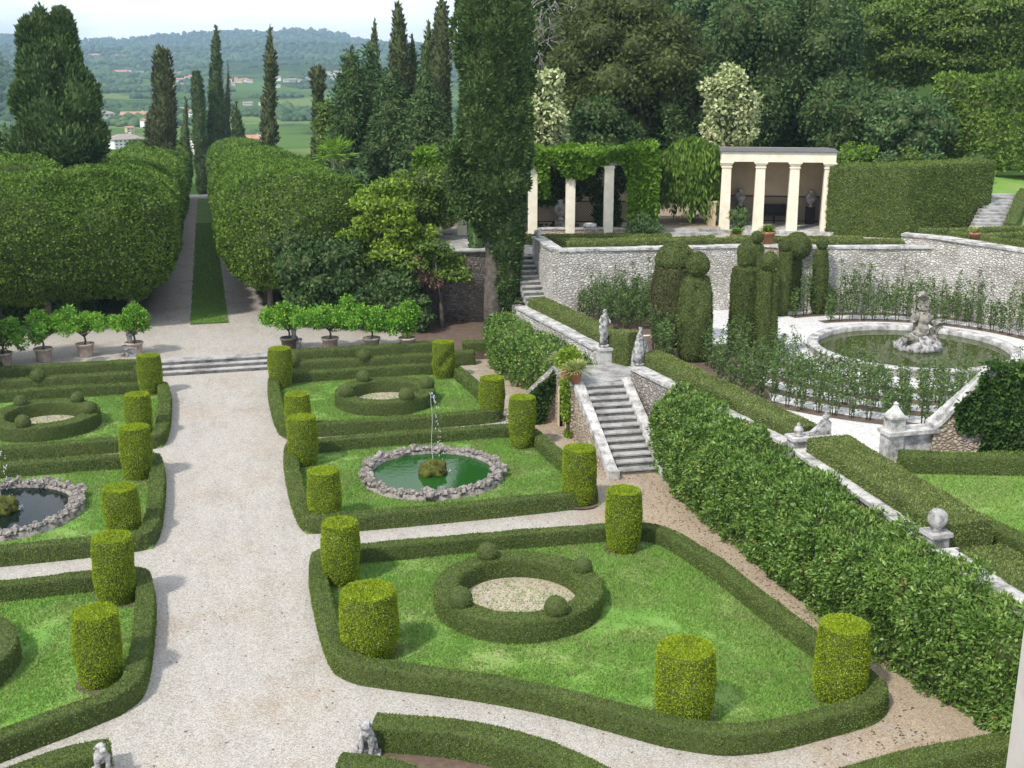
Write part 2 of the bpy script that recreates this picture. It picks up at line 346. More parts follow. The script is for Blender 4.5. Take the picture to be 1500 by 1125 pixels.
def box(x0, x1, y0, y1, z0, z1):
    V = np.array([(x, y, z) for z in (z0, z1) for y in (y0, y1) for x in (x0, x1)], float)
    return V, np.array([(0, 2, 3, 1), (4, 5, 7, 6), (0, 1, 5, 4), (2, 6, 7, 3), (0, 4, 6, 2), (1, 3, 7, 5)])
def xf(VF, loc=(0, 0, 0), rotz=0., s=1.):
    V, F = VF; c, q = math.cos(rotz), math.sin(rotz)
    V = np.asarray(V)*s
    V = V @ np.array([[c, q, 0], [-q, c, 0], [0, 0, 1]]); return V+np.asarray(loc, float), F
def bxr(a, b, wd, z0, z1, z0b=None, z1b=None, side=0.):
    """box along plan segment a-b, of width wd, its bottom/top heights given at both ends"""
    a = np.array(a[:2], float); b = np.array(b[:2], float); d = b-a; n = np.array([-d[1], d[0]])/np.linalg.norm(d)
    if z0b is None: z0b = z0
    if z1b is None: z1b = z1
    o1 = n*(wd/2+side); o2 = n*(-wd/2+side)
    P = [a+o2, b+o2, a+o1, b+o1]
    V = [(*P[i], (z0, z0b, z0, z0b)[i]) for i in range(4)]+[(*P[i], (z1, z1b, z1, z1b)[i]) for i in range(4)]
    return np.array(V), np.array([(0, 2, 3, 1), (4, 5, 7, 6), (0, 1, 5, 4), (2, 6, 7, 3), (0, 4, 6, 2), (1, 3, 7, 5)])
def lathe(prof, n=24, c=(0, 0, 0), cap=True, sq=False):
    prof = np.array(prof, float); a = np.arange(n)/n*2*math.pi
    if sq: a = a+math.pi/n
    V = np.concatenate([np.c_[r*np.cos(a), r*np.sin(a), np.full(n, z)] for r, z in prof])+np.asarray(c, float)
    F = []
    i = np.arange(n); j = (i+1) % n
    Q = np.concatenate([np.c_[k*n+i, k*n+j, (k+1)*n+j, (k+1)*n+i] for k in range(len(prof)-1)])
    F = [Q]
    if cap: F += [np.array([i[::-1]]), np.array([(len(prof)-1)*n+i])]
    return V, F
def addl(mb, VF, m=0, smooth=True):
    V, F = VF
    if isinstance(F, np.ndarray): mb.add(V, F, m, smooth)
    else:
        base = mb.n; mb.V.append(np.asarray(V)); mb.n += len(V)
        for f in F: mb.G.append((np.asarray(f)+base, m, smooth and f.shape[1] == 4 and len(f) > 1))
    return mb
def tube(P, rad, n=8):
    P = np.array(P, float); k = len(P); rad = np.broadcast_to(np.array(rad, float), (k,))
    T = nrm(np.gradient(P, axis=0)); ref = np.where(np.abs(T[:, 2:3]) > .9, [[1., 0, 0]], [[0, 0, 1.]])
    A = nrm(np.cross(T, ref)); B = np.cross(T, A); a = np.arange(n)/n*2*math.pi
    V = (P[:, None]+rad[:, None, None]*(A[:, None]*np.cos(a)[None, :, None]+B[:, None]*np.sin(a)[None, :, None])).reshape(-1, 3)
    i = np.arange(n); j = (i+1) % n
    return V, [np.concatenate([np.c_[q*n+i, q*n+j, (q+1)*n+j, (q+1)*n+i] for q in range(k-1)]), np.array([i[::-1]]), np.array([(k-1)*n+i])]
_ic = {}
def ico(sub):
    if sub in _ic: return _ic[sub]
    import bmesh
    bm = bmesh.new(); bmesh.ops.create_icosphere(bm, subdivisions=sub, radius=1)
    V = np.array([v.co for v in bm.verts]); F = np.array([[v.index for v in f.verts] for f in bm.faces]); bm.free()
    _ic[sub] = (V, F); return V, F
def blob(c, r, sub=2, amp=.15, fr=1.5, seed=0):
    V, F = ico(sub); n = vn(V, fr, seed)-.5
    return np.asarray(c)+V*(1+amp*2*n)[:, None]*np.asarray(r), F
def sheet(poly, z):                # flat polygon
    return np.array([(*p[:2], z) for p in poly]), [tuple(range(len(poly)))]
def chaikin(P, closed=False, k=2):
    P = np.array(P, float)
    for _ in range(k):
        Q = np.roll(P, -1, 0) if closed else P[1:]; A = P if closed else P[:-1]
        N_ = np.stack([A*.75+Q*.25, A*.25+Q*.75], 1).reshape(-1, P.shape[1])
        P = N_ if closed else np.vstack([P[:1], N_, P[-1:]])
    return P
def resample(P, d, closed=False):
    P = np.array(P, float)
    if closed: P = np.vstack([P, P[:1]])
    L = np.r_[0, np.cumsum(np.linalg.norm(np.diff(P, axis=0), axis=1))]
    n = max(2, int(round(L[-1]/d))); s = np.linspace(0, L[-1], n+1)
    Q = np.stack([np.interp(s, L, P[:, i]) for i in range(P.shape[1])], 1)
    return Q[:-1] if closed else Q
def tri_sample(V, F, n):
    T = np.concatenate([np.concatenate([f[:, [0, i, i+1]] for i in range(1, f.shape[1]-1)]) for f in (F if isinstance(F, list) else [F])])
    a, b, c = V[T[:, 0]], V[T[:, 1]], V[T[:, 2]]; cr_ = np.cross(b-a, c-a); ar = np.linalg.norm(cr_, axis=1)/2
    if callable(n): n = n(ar.sum())
    k = rng.choice(len(T), int(n), p=ar/ar.sum()); u = rng.random((int(n), 2)); u = np.where(u.sum(1, keepdims=True) > 1, 1-u, u)
    return a[k]+(b-a)[k]*u[:, :1]+(c-a)[k]*u[:, 1:], nrm(cr_[k])
def leaves(mb, P, ax, l, wd, m=0, hint=None, jit=.55):
    n = len(P); ax = nrm(ax); side = nrm(np.cross(ax, rng.normal(size=(n, 3)) if hint is None else hint+jit*rng.normal(size=(n, 3))))
    l = (l*(.7+.6*rng.random(n)))[:, None]; wv = (wd*(.7+.6*rng.random(n)))[:, None]
    mid = P+ax*l*.5
    V = np.stack([P, mid+side*wv*.5, P+ax*l, mid-side*wv*.5], 1).reshape(-1, 3)
    mb.add(V, np.arange(4*n).reshape(n, 4), m)
def fuzz(mb, V, F, dens, l, wd, m=0, out=.5, inset=.02, upb=0.):
    P, Nn = tri_sample(V, F, lambda A: A*dens)
    ax = nrm(rng.normal(size=P.shape))+Nn*out*.6+np.array([0, 0, upb])
    leaves(mb, P-Nn*inset, ax, l, wd, m, Nn, .4)

def hedge_core(path, wd, h, z0=0., closed=False, rnd=.06, step=.16, amp=.025, nf=2.2, smooth=2, batter=.03, zfun=None):
    P = chaikin(path, closed, smooth) if smooth else np.array(path, float)
    P = resample(P, step, closed); n = len(P)
    T = (np.roll(P, -1, 0)-np.roll(P, 1, 0)) if closed else np.gradient(P, axis=0)
    T = nrm(T[:, :2]); Nn = np.c_[-T[:, 1], T[:, 0]]
    q = wd/2; r = rnd
    cs = [(-q, 0)]+[(-q+batter*i/4, (h-r)*i/4) for i in range(1, 5)]+[(-q+batter+r*.35, h-r*.3), (-q+batter+r, h)]
    k = max(2, int(wd/.18)); cs += [(x, h) for x in np.linspace(-q+batter+r, q-batter-r, k+1)[1:-1]]
    cs += [(-x, z) for x, z in cs[:7][::-1]]
    cs = np.array(cs)
    hs = np.ones(n)
    V = np.zeros((n, len(cs), 3)); V[:, :, :2] = P[:, None, :2]+Nn[:, None]*cs[None, :, :1]; V[:, :, 2] = z0+cs[None, :, 1]
    if P.shape[1] > 2: V[:, :, 2] += P[:, 2][:, None]
    Vf = V.reshape(-1, 3); mk = (np.tile(cs[:, 1], n) > .01)
    d = np.stack([vn(Vf, nf, s)-.5 for s in (1, 2, 3)], 1)*2*amp+np.stack([vn(Vf, nf*.3, s)-.5 for s in (4, 5, 6)], 1)*2*amp
    Vf = Vf+d*mk[:, None]
    m_ = len(cs); i = np.arange(n if closed else n-1); j = (i+1) % n; c = np.arange(m_-1)
    F = np.stack([(i[:, None]*m_+c), (i[:, None]*m_+c+1), (j[:, None]*m_+c+1), (j[:, None]*m_+c)], -1).reshape(-1, 4)
    Fs = [F[:, ::-1]]
    if not closed:
        Fs += [np.array([np.arange(m_)]), np.array([((n-1)*m_+np.arange(m_))[::-1]])]
    return Vf, Fs
def fix_out(V, Fs): return V, Fs
def hedge(path, wd, h, label, z0=0., closed=False, mt='box', dens=900, l=.05, lw=.028, name='box_hedge', cat='hedge', group=None, parent=None, mb=None, **kw):
    V, Fs = hedge_core(path, wd, h, z0, closed, **kw)
    own = mb is None
    if own: mb = MB()
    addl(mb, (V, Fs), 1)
    # make sample normals point outwards whatever the winding
    P, Nn = tri_sample(V, Fs, lambda A: A*dens)
    c = resample(chaikin(path, closed, 1), .5, closed)[:, :2]
    near = np.array([c[np.argmin(((c-p[:2])**2).sum(1))] for p in P]) if len(P) < 4000 else None
    if near is None:
        near = np.zeros((len(P), 2)); st = 2000
        for s in range(0, len(P), st):
            q = P[s:s+st, :2]; near[s:s+st] = c[np.argmin(((q[:, None]-c[None])**2).sum(-1), 1)]
    o = np.c_[P[:, :2]-near, np.maximum(P[:, 2]-z0-h*.5, 0)]
    Nn = np.where((Nn*o).sum(1, keepdims=True) < 0, -Nn, Nn)
    ax = nrm(rng.normal(size=P.shape))+Nn*.45
    leaves(mb, P-Nn*.012, ax, l, lw, 0, Nn, .4)
    if own:
        org = (*np.mean(np.array(path)[:, :2], 0), z0)
        return mb.build(name, mt, None, org, label=label, category=cat, group=group)
def skin_mesh(name, verts, edges, radii, mt, parent=None, org=(0, 0, 0), sub=2, root=0, rough=.05, **tags):
    me = bpy.data.meshes.new(name+'_t'); me.from_pydata([tuple(v) for v in verts], edges, [])
    o = bpy.data.objects.new(name+'_t', me); sc.collection.objects.link(o)
    sm = o.modifiers.new('s', 'SKIN'); sm.use_smooth_shade = True
    for i, r in enumerate(radii):
        s = me.skin_vertices[0].data[i]; s.radius = (r, r) if not hasattr(r, '__len__') else r; s.use_root = (i == root)
    ss = o.modifiers.new('u', 'SUBSURF'); ss.levels = ss.render_levels = sub
    bpy.context.view_layer.update()
    dg = bpy.context.evaluated_depsgraph_get()
    out = bpy.data.meshes.new_from_object(o.evaluated_get(dg)); out.name = name
    bpy.data.objects.remove(o); nv = len(out.vertices); co = np.zeros(nv*3); out.vertices.foreach_get('co', co); co = co.reshape(-1, 3)
    co += np.stack([vn(co, 9, q)-.5 for q in (1, 2, 3)], 1)*rough+np.stack([vn(co, 22, q)-.5 for q in (4, 5, 6)], 1)*rough*.5; out.vertices.foreach_set('co', co.ravel()); out.update(); out.materials.clear(); out.materials.append(M[mt])
    out.polygons.foreach_set('use_smooth', np.ones(len(out.polygons), bool))
    return link(name, out, parent, None if parent else org, **tags)

# ------------------------------------------------------------------ terrain and grounds
def ridge_y(az):
    px = 289+az*1763
    return np.interp(px, [-400, -100, 0, 60, 110, 160, 200, 290, 340, 440, 470, 500, 540, 620, 800, 1200], [58, 56, 54, 57, 60, 61, 60, 52, 48, 45, 46, 53, 62, 70, 75, 80])
def terr(x, y):
    x = np.asarray(x, float); y = np.asarray(y, float); r = np.hypot(x, y); az = np.arctan2(x, y)
    z = np.interp(r, [0, 57, 165, 300, 450, 600, 800, 1100, 1400, 1600, 2000, 2400, 2600, 2900, 3500], [-.4, -.4, -5.4, -11.5, -17, -19, -18, -13, -5, 3, 21, 45, 49, 44, 0])
    zr = 13+(95-ridge_y(az))*3500/1828
    k = np.clip((r-2900)/600, 0, 1); k = k*k*(3-2*k)
    z = np.where(r > 2900, 44*(1-k)+zr*k, z); z = np.where(r > 3500, zr-(r-3500)*.06, z)
    s = lambda a, b, v: (lambda q: q*q*(3-2*q))(np.clip((v-a)/(b-a), 0, 1))
    P = np.stack([x, y, 0*x], -1).reshape(-1, 3)
    nz = (vn(P, .004, 1)-.5).reshape(x.shape)*26+(vn(P, .014, 2)-.5).reshape(x.shape)*8
    z = z+nz*s(700, 2000, r)*(1-.7*s(2900, 3500, r))
    z = z+58*s(.10, .19, -az)*s(620, 950, r)*(1-s(950, 1500, r))
    hill = np.clip(r-77, 0, 120)*.25+3.8*s(50.5, 54, y)
    z = z+(hill+np.clip(r-57, 0, 100)*.045)*s(.255, .32, az)*(1-s(400, 900, r))
    return z
rad = np.concatenate([[0.5, 20, 40, 50], np.geomspace(55, 4600, 170)]); azs = np.radians(np.linspace(-70, 85, 340))
RR, AA = np.meshgrid(rad, azs, indexing='ij'); TX, TY = RR*np.sin(AA), RR*np.cos(AA); TZ = terr(TX, TY)
nr, na = RR.shape; i, j = np.meshgrid(np.arange(nr-1), np.arange(na-1), indexing='ij')
mb = MB(); mb.add(np.stack([TX, TY, TZ], -1).reshape(-1, 3), np.stack([i*na+j, i*na+j+1, (i+1)*na+j+1, (i+1)*na+j], -1).reshape(-1, 4)[:, ::-1], 0, True)
mb.build('terrain', 'terrain', **STR)

def slab(name, poly, z, mt, depth=.3, **tags):
    P = [tuple(p[:2]) for p in poly]; n = len(P)
    V = [(*p, z) for p in P]+[(*p, z-depth) for p in P]
    F = [tuple(range(n)), tuple(range(2*n-1, n-1, -1))]+[(q, q+n, (q+1) % n+n, (q+1) % n) for q in range(n)]
    mb = MB(); mb.add(V, F); return mb.build(name, mt, **(tags or STR))
slab('ground', [(-30, 8), (24, 8), (24, 51.9), (-30, 51.9)], 0, 'gravel', .25)
slab('terrace', [(-30, 51.9), (11.2, 51.9), (11.2, 60), (-30, 60)], .45, 'gravel', .8)
mb = MB()
ys = np.linspace(60, 166, 30); zz = .45-.0437*(ys-60)
V = np.concatenate([np.c_[np.full(30, -14), ys, zz], np.c_[np.full(30, 14), ys, zz]])
mb.add(V, np.array([(q, q+30, q+31, q+1) for q in range(29)])); mb.build('alley_path', 'agravel', **STR)
mb = MB(); ys = np.linspace(59.0, 158, 200); zz = .45-.0437*np.maximum(ys-60, 0)+.012
lx = -1.15+(vn(np.c_[ys, ys*0, ys*0], 1.2)-.5)*.16; rx = .60+(vn(np.c_[ys, ys*0+9, ys*0], 1.2)-.5)*.16
mb.add(np.concatenate([np.c_[lx, ys, zz], np.c_[rx, ys, zz]]), np.array([(q, q+200, q+201, q+1) for q in range(199)])); mb.build('alley_lawn', 'lawn', **STR)
slab('needle_ground', [(10.2, 50.4), (15, 50.4), (15.2, 60), (9.0, 60), (8.6, 53.4)], .47, 'soil', .6)
# pool terrace (2.0), upper terrace (4.1), right terrace (4.85)
slab('pool_terrace', [(14.45, 8), (60, 8), (60, 49), (15.3, 49.7), (14.05, 49.7), (13.4, 49.7), (14.35, 40.9), (14.5, 37.8), (15.75, 28.6), (15.45, 21.3), (15.2, 16)], 2.0, 'wgravel', 2.2)
slab('upper_terrace', [(15.3, 50.0), (24.4, 48.95), (32.2, 46.6), (33.5, 48), (60, 46), (60, 66), (14.9, 66), (11.5, 63), (14.9, 58), (14.9, 53.9), (15.3, 53.9)], 4.1, 'agravel', 4.2)
slab('right_terrace', [(32.3, 46.6), (33.6, 42), (36.6, 33), (60, 33), (60, 53), (36, 52.0)], 4.85, 'lawn', 3)

# lawns: beds, lower lawn; grass blades
bed3 = [(2.1, 29.25), (2.1, 23.2), (3.3, 22.45), (4.6, 21.8), (6.2, 20.75), (7.4, 19.65), (8.5, 18.65), (9.6, 18.25), (11.2, 18.45), (12.9, 18.75), (13.0, 19.6), (12.6, 22.5), (12.35, 25.5), (11.9, 28.1), (11.2, 28.85)]
bed2 = [(2.1, 38.8), (2.1, 31.5), (11.0, 31.5), (10.7, 38.8)]
bed1 = [(2.1, 48.2), (2.1, 40.65), (10.3, 40.65), (9.95, 48.2)]
mir = lambda P: [(-x, y) for x, y in P]
BEDS = [('right near', bed3), ('right middle', bed2), ('right far', bed1), ('left near', mir(bed3)), ('left middle', mir(bed2)), ('left far', mir(bed1))]
BC = {'near': (6.85, 25.55, 2.1), 'middle': (6.55, 35.3, 2.35), 'far': (6.35, 44.2, 1.95)}
def inside(P, poly):
    poly = np.array(poly)[:, :2]; x, y = P[:, 0], P[:, 1]; c = np.zeros(len(P), bool); n = len(poly)
    for a in range(n):
        (x0, y0), (x1, y1) = poly[a], poly[(a+1) % n]
        hit = ((y0 > y) != (y1 > y)) & (x < (x1-x0)*(y-y0)/(y1-y0+1e-12)+x0); c ^= hit
    return c
def blades(mb, poly, z, dens, h=.046, wd=.032, hole=None):
    p = np.array(poly)[:, :2]; lo, hi = p.min(0), p.max(0); A = np.prod(hi-lo); n = int(A*dens)
    P = lo+(hi-lo)*rng.random((n, 2)); k = inside(P, p)
    d = vn(np.c_[P, P[:, :1]*0], 1.1, 3)*.55+vn(np.c_[P, P[:, :1]*0], 3.3, 5)*.45; k &= d > .17+.30*rng.random(n)
    if hole: k &= np.hypot(P[:, 0]-hole[0], P[:, 1]-hole[1]) > hole[2]
    P = P[k]; n = len(P); hh = h*(.5+rng.random(n))*(.6+.9*d[k]); a = rng.random(n)*6.283; ln = rng.normal(size=(n, 2))*.6
    b0 = np.c_[P, np.full(n, z)]; s = np.c_[np.cos(a), np.sin(a), 0*a]*wd*.5
    tip = b0+np.c_[ln*hh[:, None], hh]
    mb.add(np.stack([b0-s, b0+s, tip], 1).reshape(-1, 3), np.arange(3*n).reshape(n, 3))
gmb = MB()
for nm, poly in BEDS:
    slab('lawn', poly, .045, 'lawn', .1)
    side, row = nm.split(); cx_, cy_, r_ = BC[row]; sg = 1 if side == 'right' else -1
    dn = 1600 if side == 'right' else 1100
    blades(gmb, poly if side == 'right' else [(max(x, -9.5), y) for x, y in poly], .045, dn, hole=(cx_*sg, cy_, r_-.1 if row != 'middle' else r_))
low = [(17.3, 27.2), (19.8, 26.9), (23.5, 25.8), (28, 24), (28, 10), (17.3, 10)]
slab('lower_lawn', low, 2.03, 'lawn', .2)
blades(gmb, [(17.3, 27.2), (19.8, 26.9), (23.5, 25.8), (23.5, 17), (17.3, 17)], 2.03, 800)
P_ = np.c_[rng.uniform(-1.2, .65, 16000), 59.05+60*rng.random(16000)**2]; k_ = len(P_); a_ = rng.random(k_)*6.28; zz_ = .45-.0437*np.maximum(P_[:, 1]-60, 0)+.012; sd_ = np.c_[np.cos(a_), np.sin(a_), 0*a_]*.03; b0_ = np.c_[P_, zz_]
gmb.add(np.stack([b0_-sd_, b0_+sd_, b0_+np.c_[rng.normal(size=(k_, 2))*.04, .05+.07*rng.random(k_)]], 1).reshape(-1, 3), np.arange(3*k_).reshape(k_, 3))
gmb.build('grass', 'grassb', **STF)
# fallen leaves on the walks
lm = MB(); n_ = 2600; P_ = np.c_[np.r_[11.0+2.6*rng.random(2000)**.7, rng.uniform(-1.8, 12, 600)], np.r_[rng.uniform(17, 49, 2000), rng.uniform(16, 50, 600)], np.full(n_, .012)]
P_ = P_[[not any(inside(P_[q:q+1], pl_)[0] for _, pl_ in BEDS) for q in range(n_)]]; ax_ = np.c_[rng.normal(size=(len(P_), 2)), .12*rng.random(len(P_))]
leaves(lm, P_, ax_, .07, .04, 0, np.array([[0, 0, 1.]])+0*P_, .2); lm.build('fallen_leaves', 'dead', **STF)

# ------------------------------------------------------------------ parterre hedges
def corners(P, r=.45):             # keep long sides straight, round only the corners
    P = np.array(P, float)[:, :2]; out = []
    for k in range(len(P)):
        p, a, b = P[k], P[k-1], P[(k+1) % len(P)]
        for q in (a, b):
            L = np.linalg.norm(q-p); out.append(p+(q-p)/L*min(r, L*.33))
    return out
LAB = {'right near': 'low box hedge framing the big curved near lawn bed right of the path',
       'right middle': 'low box hedge framing the lawn bed around the green rock-rimmed pond',
       'right far': 'low box hedge framing the far right lawn bed below the citrus pots',
       'left near': 'low box hedge framing the shaded near lawn bed left of the path',
       'left middle': 'low box hedge framing the lawn bed around the dark pond at the left picture edge',
       'left far': 'low box hedge framing the farthest lawn bed left of the gravel path'}
for nm, poly in BEDS:
    P = poly if nm.startswith('right') else [(max(x, -12.4), y) for x, y in poly]
    hedge(corners(P), .46, .47, LAB[nm], closed=True, dens=3000 if 'near' in nm else 1700, l=.044 if 'near' in nm else .058, rnd=.035, amp=.016, group='low hedges framing the lawn beds')
# ring hedges with ball finials
def ring_hedge(c, r, label, balls, dens=1100):
    t = thing('ring_hedge', label, 'hedge', (*c, 0), 'round hedges on the lawns')
    a = np.arange(48)/48*2*math.pi; P = [(c[0]+r*math.cos(q), c[1]+r*math.sin(q)) for q in a]
    mb = MB(); hedge(P, .62, .58, '', closed=True, smooth=0, mb=mb, dens=dens*2.6, l=.044, rnd=.035, amp=.016); mb.build('ring', 'box', t)
    for q, rb, hz in balls:
        mb = MB(); o = (c[0]+r*math.cos(q), c[1]+r*math.sin(q), hz)
        V, F = blob(o, (rb, rb, rb), 3, .06, 3); mb.add(V, F, 1, True); fuzz(mb, V, F, 3400, .044, .027, out=.7)
        mb.build('topiary_ball', 'box', t, o)
    mb = MB(); a = np.arange(40)/40*2*math.pi
    mb.add(*sheet([(c[0]+(r-.2)*math.cos(q), c[1]+(r-.2)*math.sin(q)) for q in a], .075)); mb.build('gravel_disc', 'sand', t)
    blades(fringe, [(c[0]+(r-.4)*math.cos(q), c[1]+(r-.4)*math.sin(q)) for q in a], .075, 150, .05)
fringe = MB()
def bangs(c, pts, z): 
    out = []
    for x, y, rb in pts:
        p = at(x, y, z); out.append((math.atan2(p[1]-c[1], p[0]-c[0]), rb, z))
    return out
cN, cF = BC['near'][:2], BC['far'][:2]
ring_hedge(cN, 1.8, 'round clipped hedge ring with four ball finials on the near right lawn', bangs(cN, [(711, 807, .27), (850, 830, .24), (661, 882, .3), (823, 896, .28)], .72))
ring_hedge(cF, 1.68, 'round clipped hedge ring with ball finials on the far right lawn before the citrus pots', bangs(cF, [(538, 555, .28), (625, 562, .3), (502, 575, .3), (602, 582, .3)], .72), 800)
ring_hedge((-cF[0], cF[1]), 1.68, 'round clipped hedge ring on the far left lawn, half its width inside the picture', [(.9, .25, .7), (2.2, .25, .7), (-.2, .27, .72), (4.4, .28, .72)], 700)
ring_hedge((-cN[0], cN[1]), 1.8, 'hedge ring cut by the left picture edge on the near shaded lawn', [(.9, .27, .7), (4.0, .28, .72)], 700)
fringe.build('grass', 'grassb', **STF)

# barrel topiary
def barrel(wd, h, seed, ragged=0., sub=1.):
    mb = MB(); r = wd/2
    prof = [(r*.74, .04), (r*.86, .2), (r*.965, h*.32), (r*1.0, h*.50), (r*.985, h*.70), (r*.95, h*.87), (r*.925, h*.975), (r*.905, h), (r*.5, h+.014), (r*.02, h+.018)]
    zz = np.array(prof); tt = np.sort(np.r_[np.linspace(0, len(prof)-1, 30), np.arange(len(prof))]); zz = np.stack([np.interp(tt, range(len(prof)), zz[:, q]) for q in (0, 1)], 1)
    V, Fs = lathe(zz, 36); d = (vn(V, 3.2, seed)-.5)*.035+(vn(V, 1.1, seed+3)-.5)*.05
    if ragged: d = d-ragged*np.clip(vn(V, 2.4, seed+7)-.62, 0, 1)*1.6
    rr = np.hypot(V[:, 0], V[:, 1])[:, None]; side = (V[:, 2] < h-.02)[:, None]
    V = V+np.where(side, np.c_[V[:, :2], 0*rr]/np.maximum(rr, .05)*d[:, None], np.c_[0*rr, 0*rr, d[:, None]*.25])
    addl(mb, (V, Fs), 1); fuzz(mb, V, Fs[:1], 4600*sub, .042, .026, out=.6, inset=.006); PT = np.c_[r*.9*np.sqrt(rng.random(1500)), rng.random(1500)*6.283, np.full(1500, h+.012)]; PT = np.c_[PT[:, 0]*np.cos(PT[:, 1]), PT[:, 0]*np.sin(PT[:, 1]), PT[:, 2]]; leaves(mb, PT, np.c_[rng.normal(size=(1500, 2)), .3*rng.random(1500)], .045, .03, 0, np.array([[0, 0, 1.]])+0*PT, .25)
    addl(mb, tube([(0, 0, 0), (0, 0, .2)], .09, 8))
    return mb
g = 'golden barrel topiaries at the corners of the lawn beds'
BAR = [(543, 961, 1.30, 1.62, 'widest golden barrel topiary, at the near left corner of the near right bed'),
 (501, 855, .98, 1.7, 'golden barrel topiary at the far left corner of the near right bed, beside the path'),
 (477, 766, .97, 1.62, 'golden barrel topiary at the near left corner of the green pond bed'),
 (445, 682, .97, 1.7, 'golden barrel topiary at the far left corner of the green pond bed'),
 (438, 640, .92, 1.6, 'golden barrel topiary at the near left corner of the far right bed'),
 (412, 568, .98, 1.68, 'golden barrel topiary at the far left corner of the far right bed'),
 (650, 554, .95, 1.6, 'ragged patchy golden barrel topiary at the far right corner of the far right bed'),
 (721, 613, .97, 1.6, 'golden barrel topiary at the near right corner of the far right bed'),
 (765, 656, .94, 1.85, 'golden barrel topiary at the far right corner of the green pond bed'),
 (848, 738, 1.02, 1.8, 'golden barrel topiary at the near right corner of the green pond bed'),
 (912, 807, .98, 1.78, 'golden barrel topiary at the far right corner of the near right bed'),
 (1001, 1056, 1.22, 1.66, 'golden barrel topiary on the bulging front edge of the near right bed'),
 (1228, 1025, 1.10, 1.75, 'golden barrel topiary at the near right bed corner closest to the laurel hedge'),
 (149, 1001, 1.0, 1.7, 'nearest golden barrel topiary left of the path'),
 (172, 882, 1.0, 1.75, 'golden barrel topiary at the far corner of the left near bed'),
 (182, 787, .98, 1.5, 'golden barrel topiary at the near corner of the dark pond bed'),
 (203, 701, .98, 1.75, 'golden barrel topiary at the far corner of the dark pond bed'),
 (206, 640, .92, 1.6, 'golden barrel topiary at the near corner of the far left bed'),
 (222, 577, .95, 1.62, 'farthest golden barrel topiary left of the path, beside the terrace steps')]
mb_dirt = MB()
for k, (px, py, wd, h, lab) in enumerate(BAR):
    p = at(px, py, .0); mb = barrel(wd, h, k*5, .55 if 'ragged' in lab else .08)
    mb.V = [v+np.array([p[0], p[1], 0]) for v in mb.V]
    mb.build('barrel_topiary', 'yew', None, (p[0], p[1], .05), label=lab, category='topiary', group=g)
    a = np.arange(18)/18*6.283; rr = wd*.55*(1+.25*(vn(np.c_[np.cos(a), np.sin(a), a*0+k], 1.5)-.5))
    mb_dirt.add(*sheet(np.c_[p[0]+rr*np.cos(a), p[1]+rr*np.sin(a)], .049+.0002*k))
mb_dirt.build('bare_soil', 'soil', **STR)

# ------------------------------------------------------------------ rock rimmed ponds
def pond(c, r, lab, wmat, jl):
    t = thing('rock_pond', lab, 'pond', (*c, 0), 'round ponds in the lawn beds')
    mb = MB(); addl(mb, lathe([(r-.28, .10), (r-.28, .21), (r-.15, .23), (r+.02, .20), (r+.08, .04)], 64, (*c, 0), cap=False)); mb.build('basin', 'rockery', t)
    a = np.arange(64)/64*6.2832
    mb = MB(); mb.add(*sheet(np.c_[c[0]+(r-.26)*np.cos(a), c[1]+(r-.26)*np.sin(a)], .12)); mb.build('pond_water', wmat, t)
    q = 0.; k = 0
    while q < 6.26:
        s = .06+.075*rng.random()**1.6; q += s/r*1.15
        for _ in range(2):
            o = np.array([c[0]+(r-.1+rng.normal()*.07)*math.cos(q), c[1]+(r-.1+rng.normal()*.07)*math.sin(q), .20+s*.35+.05*rng.random()])
            if _ == 0: mb = MB()
            V, F = blob(o, (s*1.25, s*1.25, s*(.7+.7*rng.random())), 2, .65, 3.4, k*3+_); mb.add(V, F, 0, False)
        if k < 96: mb.build('rim_rock', 'rockery', t, tuple(o))
        k += 1; q += s/r*.9
    mb = MB(); V, F = blob((c[0], c[1], .2), (.42, .38, .38), 3, .4, 3.2, 5); mb.add(V, F, 0, True)
    for s in range(5):
        an = s*1.3; V, F = blob((c[0]+.3*math.cos(an), c[1]+.28*math.sin(an), .2), (.2, .2, .22), 2, .4, 4, s); mb.add(V, F, 0, True)
    mb.build('rock_island', 'moss', t)
    # jet
    mb = MB(); zt = .5+jl
    z = np.linspace(.5, zt, 14); addl(mb, tube(np.c_[c[0]+.02*np.sin(z*4), c[1]+0*z, z], np.linspace(.010, .007, 14), 6))
    for s in range(60):
        f = rng.random(); zz = .3+(zt+.05-.3)*(1-f*f); o = (c[0]+.34*f*(.7+.5*rng.random())+rng.normal()*.03, c[1]+rng.normal()*.05*f, zz)
        V, F = ico(1); mb.add(np.array(o)+V*np.array([1, 1, 1.9])*(.008+.014*rng.random()), F, 0, True)
    for s in range(26):
        an = rng.random()*6.28; d = .12*rng.random(); V, F = ico(1)
        mb.add(np.array([c[0]+.5+d*math.cos(an), c[1]+d*math.sin(an), .15+.08*rng.random()])+V*(.012+.02*rng.random()), F, 0, True)
    mb.build('water_jet', 'spray', None, (*c, .4), label='thin splashing water jet rising from the '+('green' if c[0] > 0 else 'dark')+' pond', category='water jet', group='fountain jets')
pond(BC['middle'][:2], 2.28, 'round green pond rimmed with rough tufa rocks on the right middle lawn', 'pondwater', 2.3)
pond((-BC['middle'][0], BC['middle'][1]), 2.28, 'round dark pond rimmed with rough tufa rocks at the left picture edge', 'darkwater', 2.3)

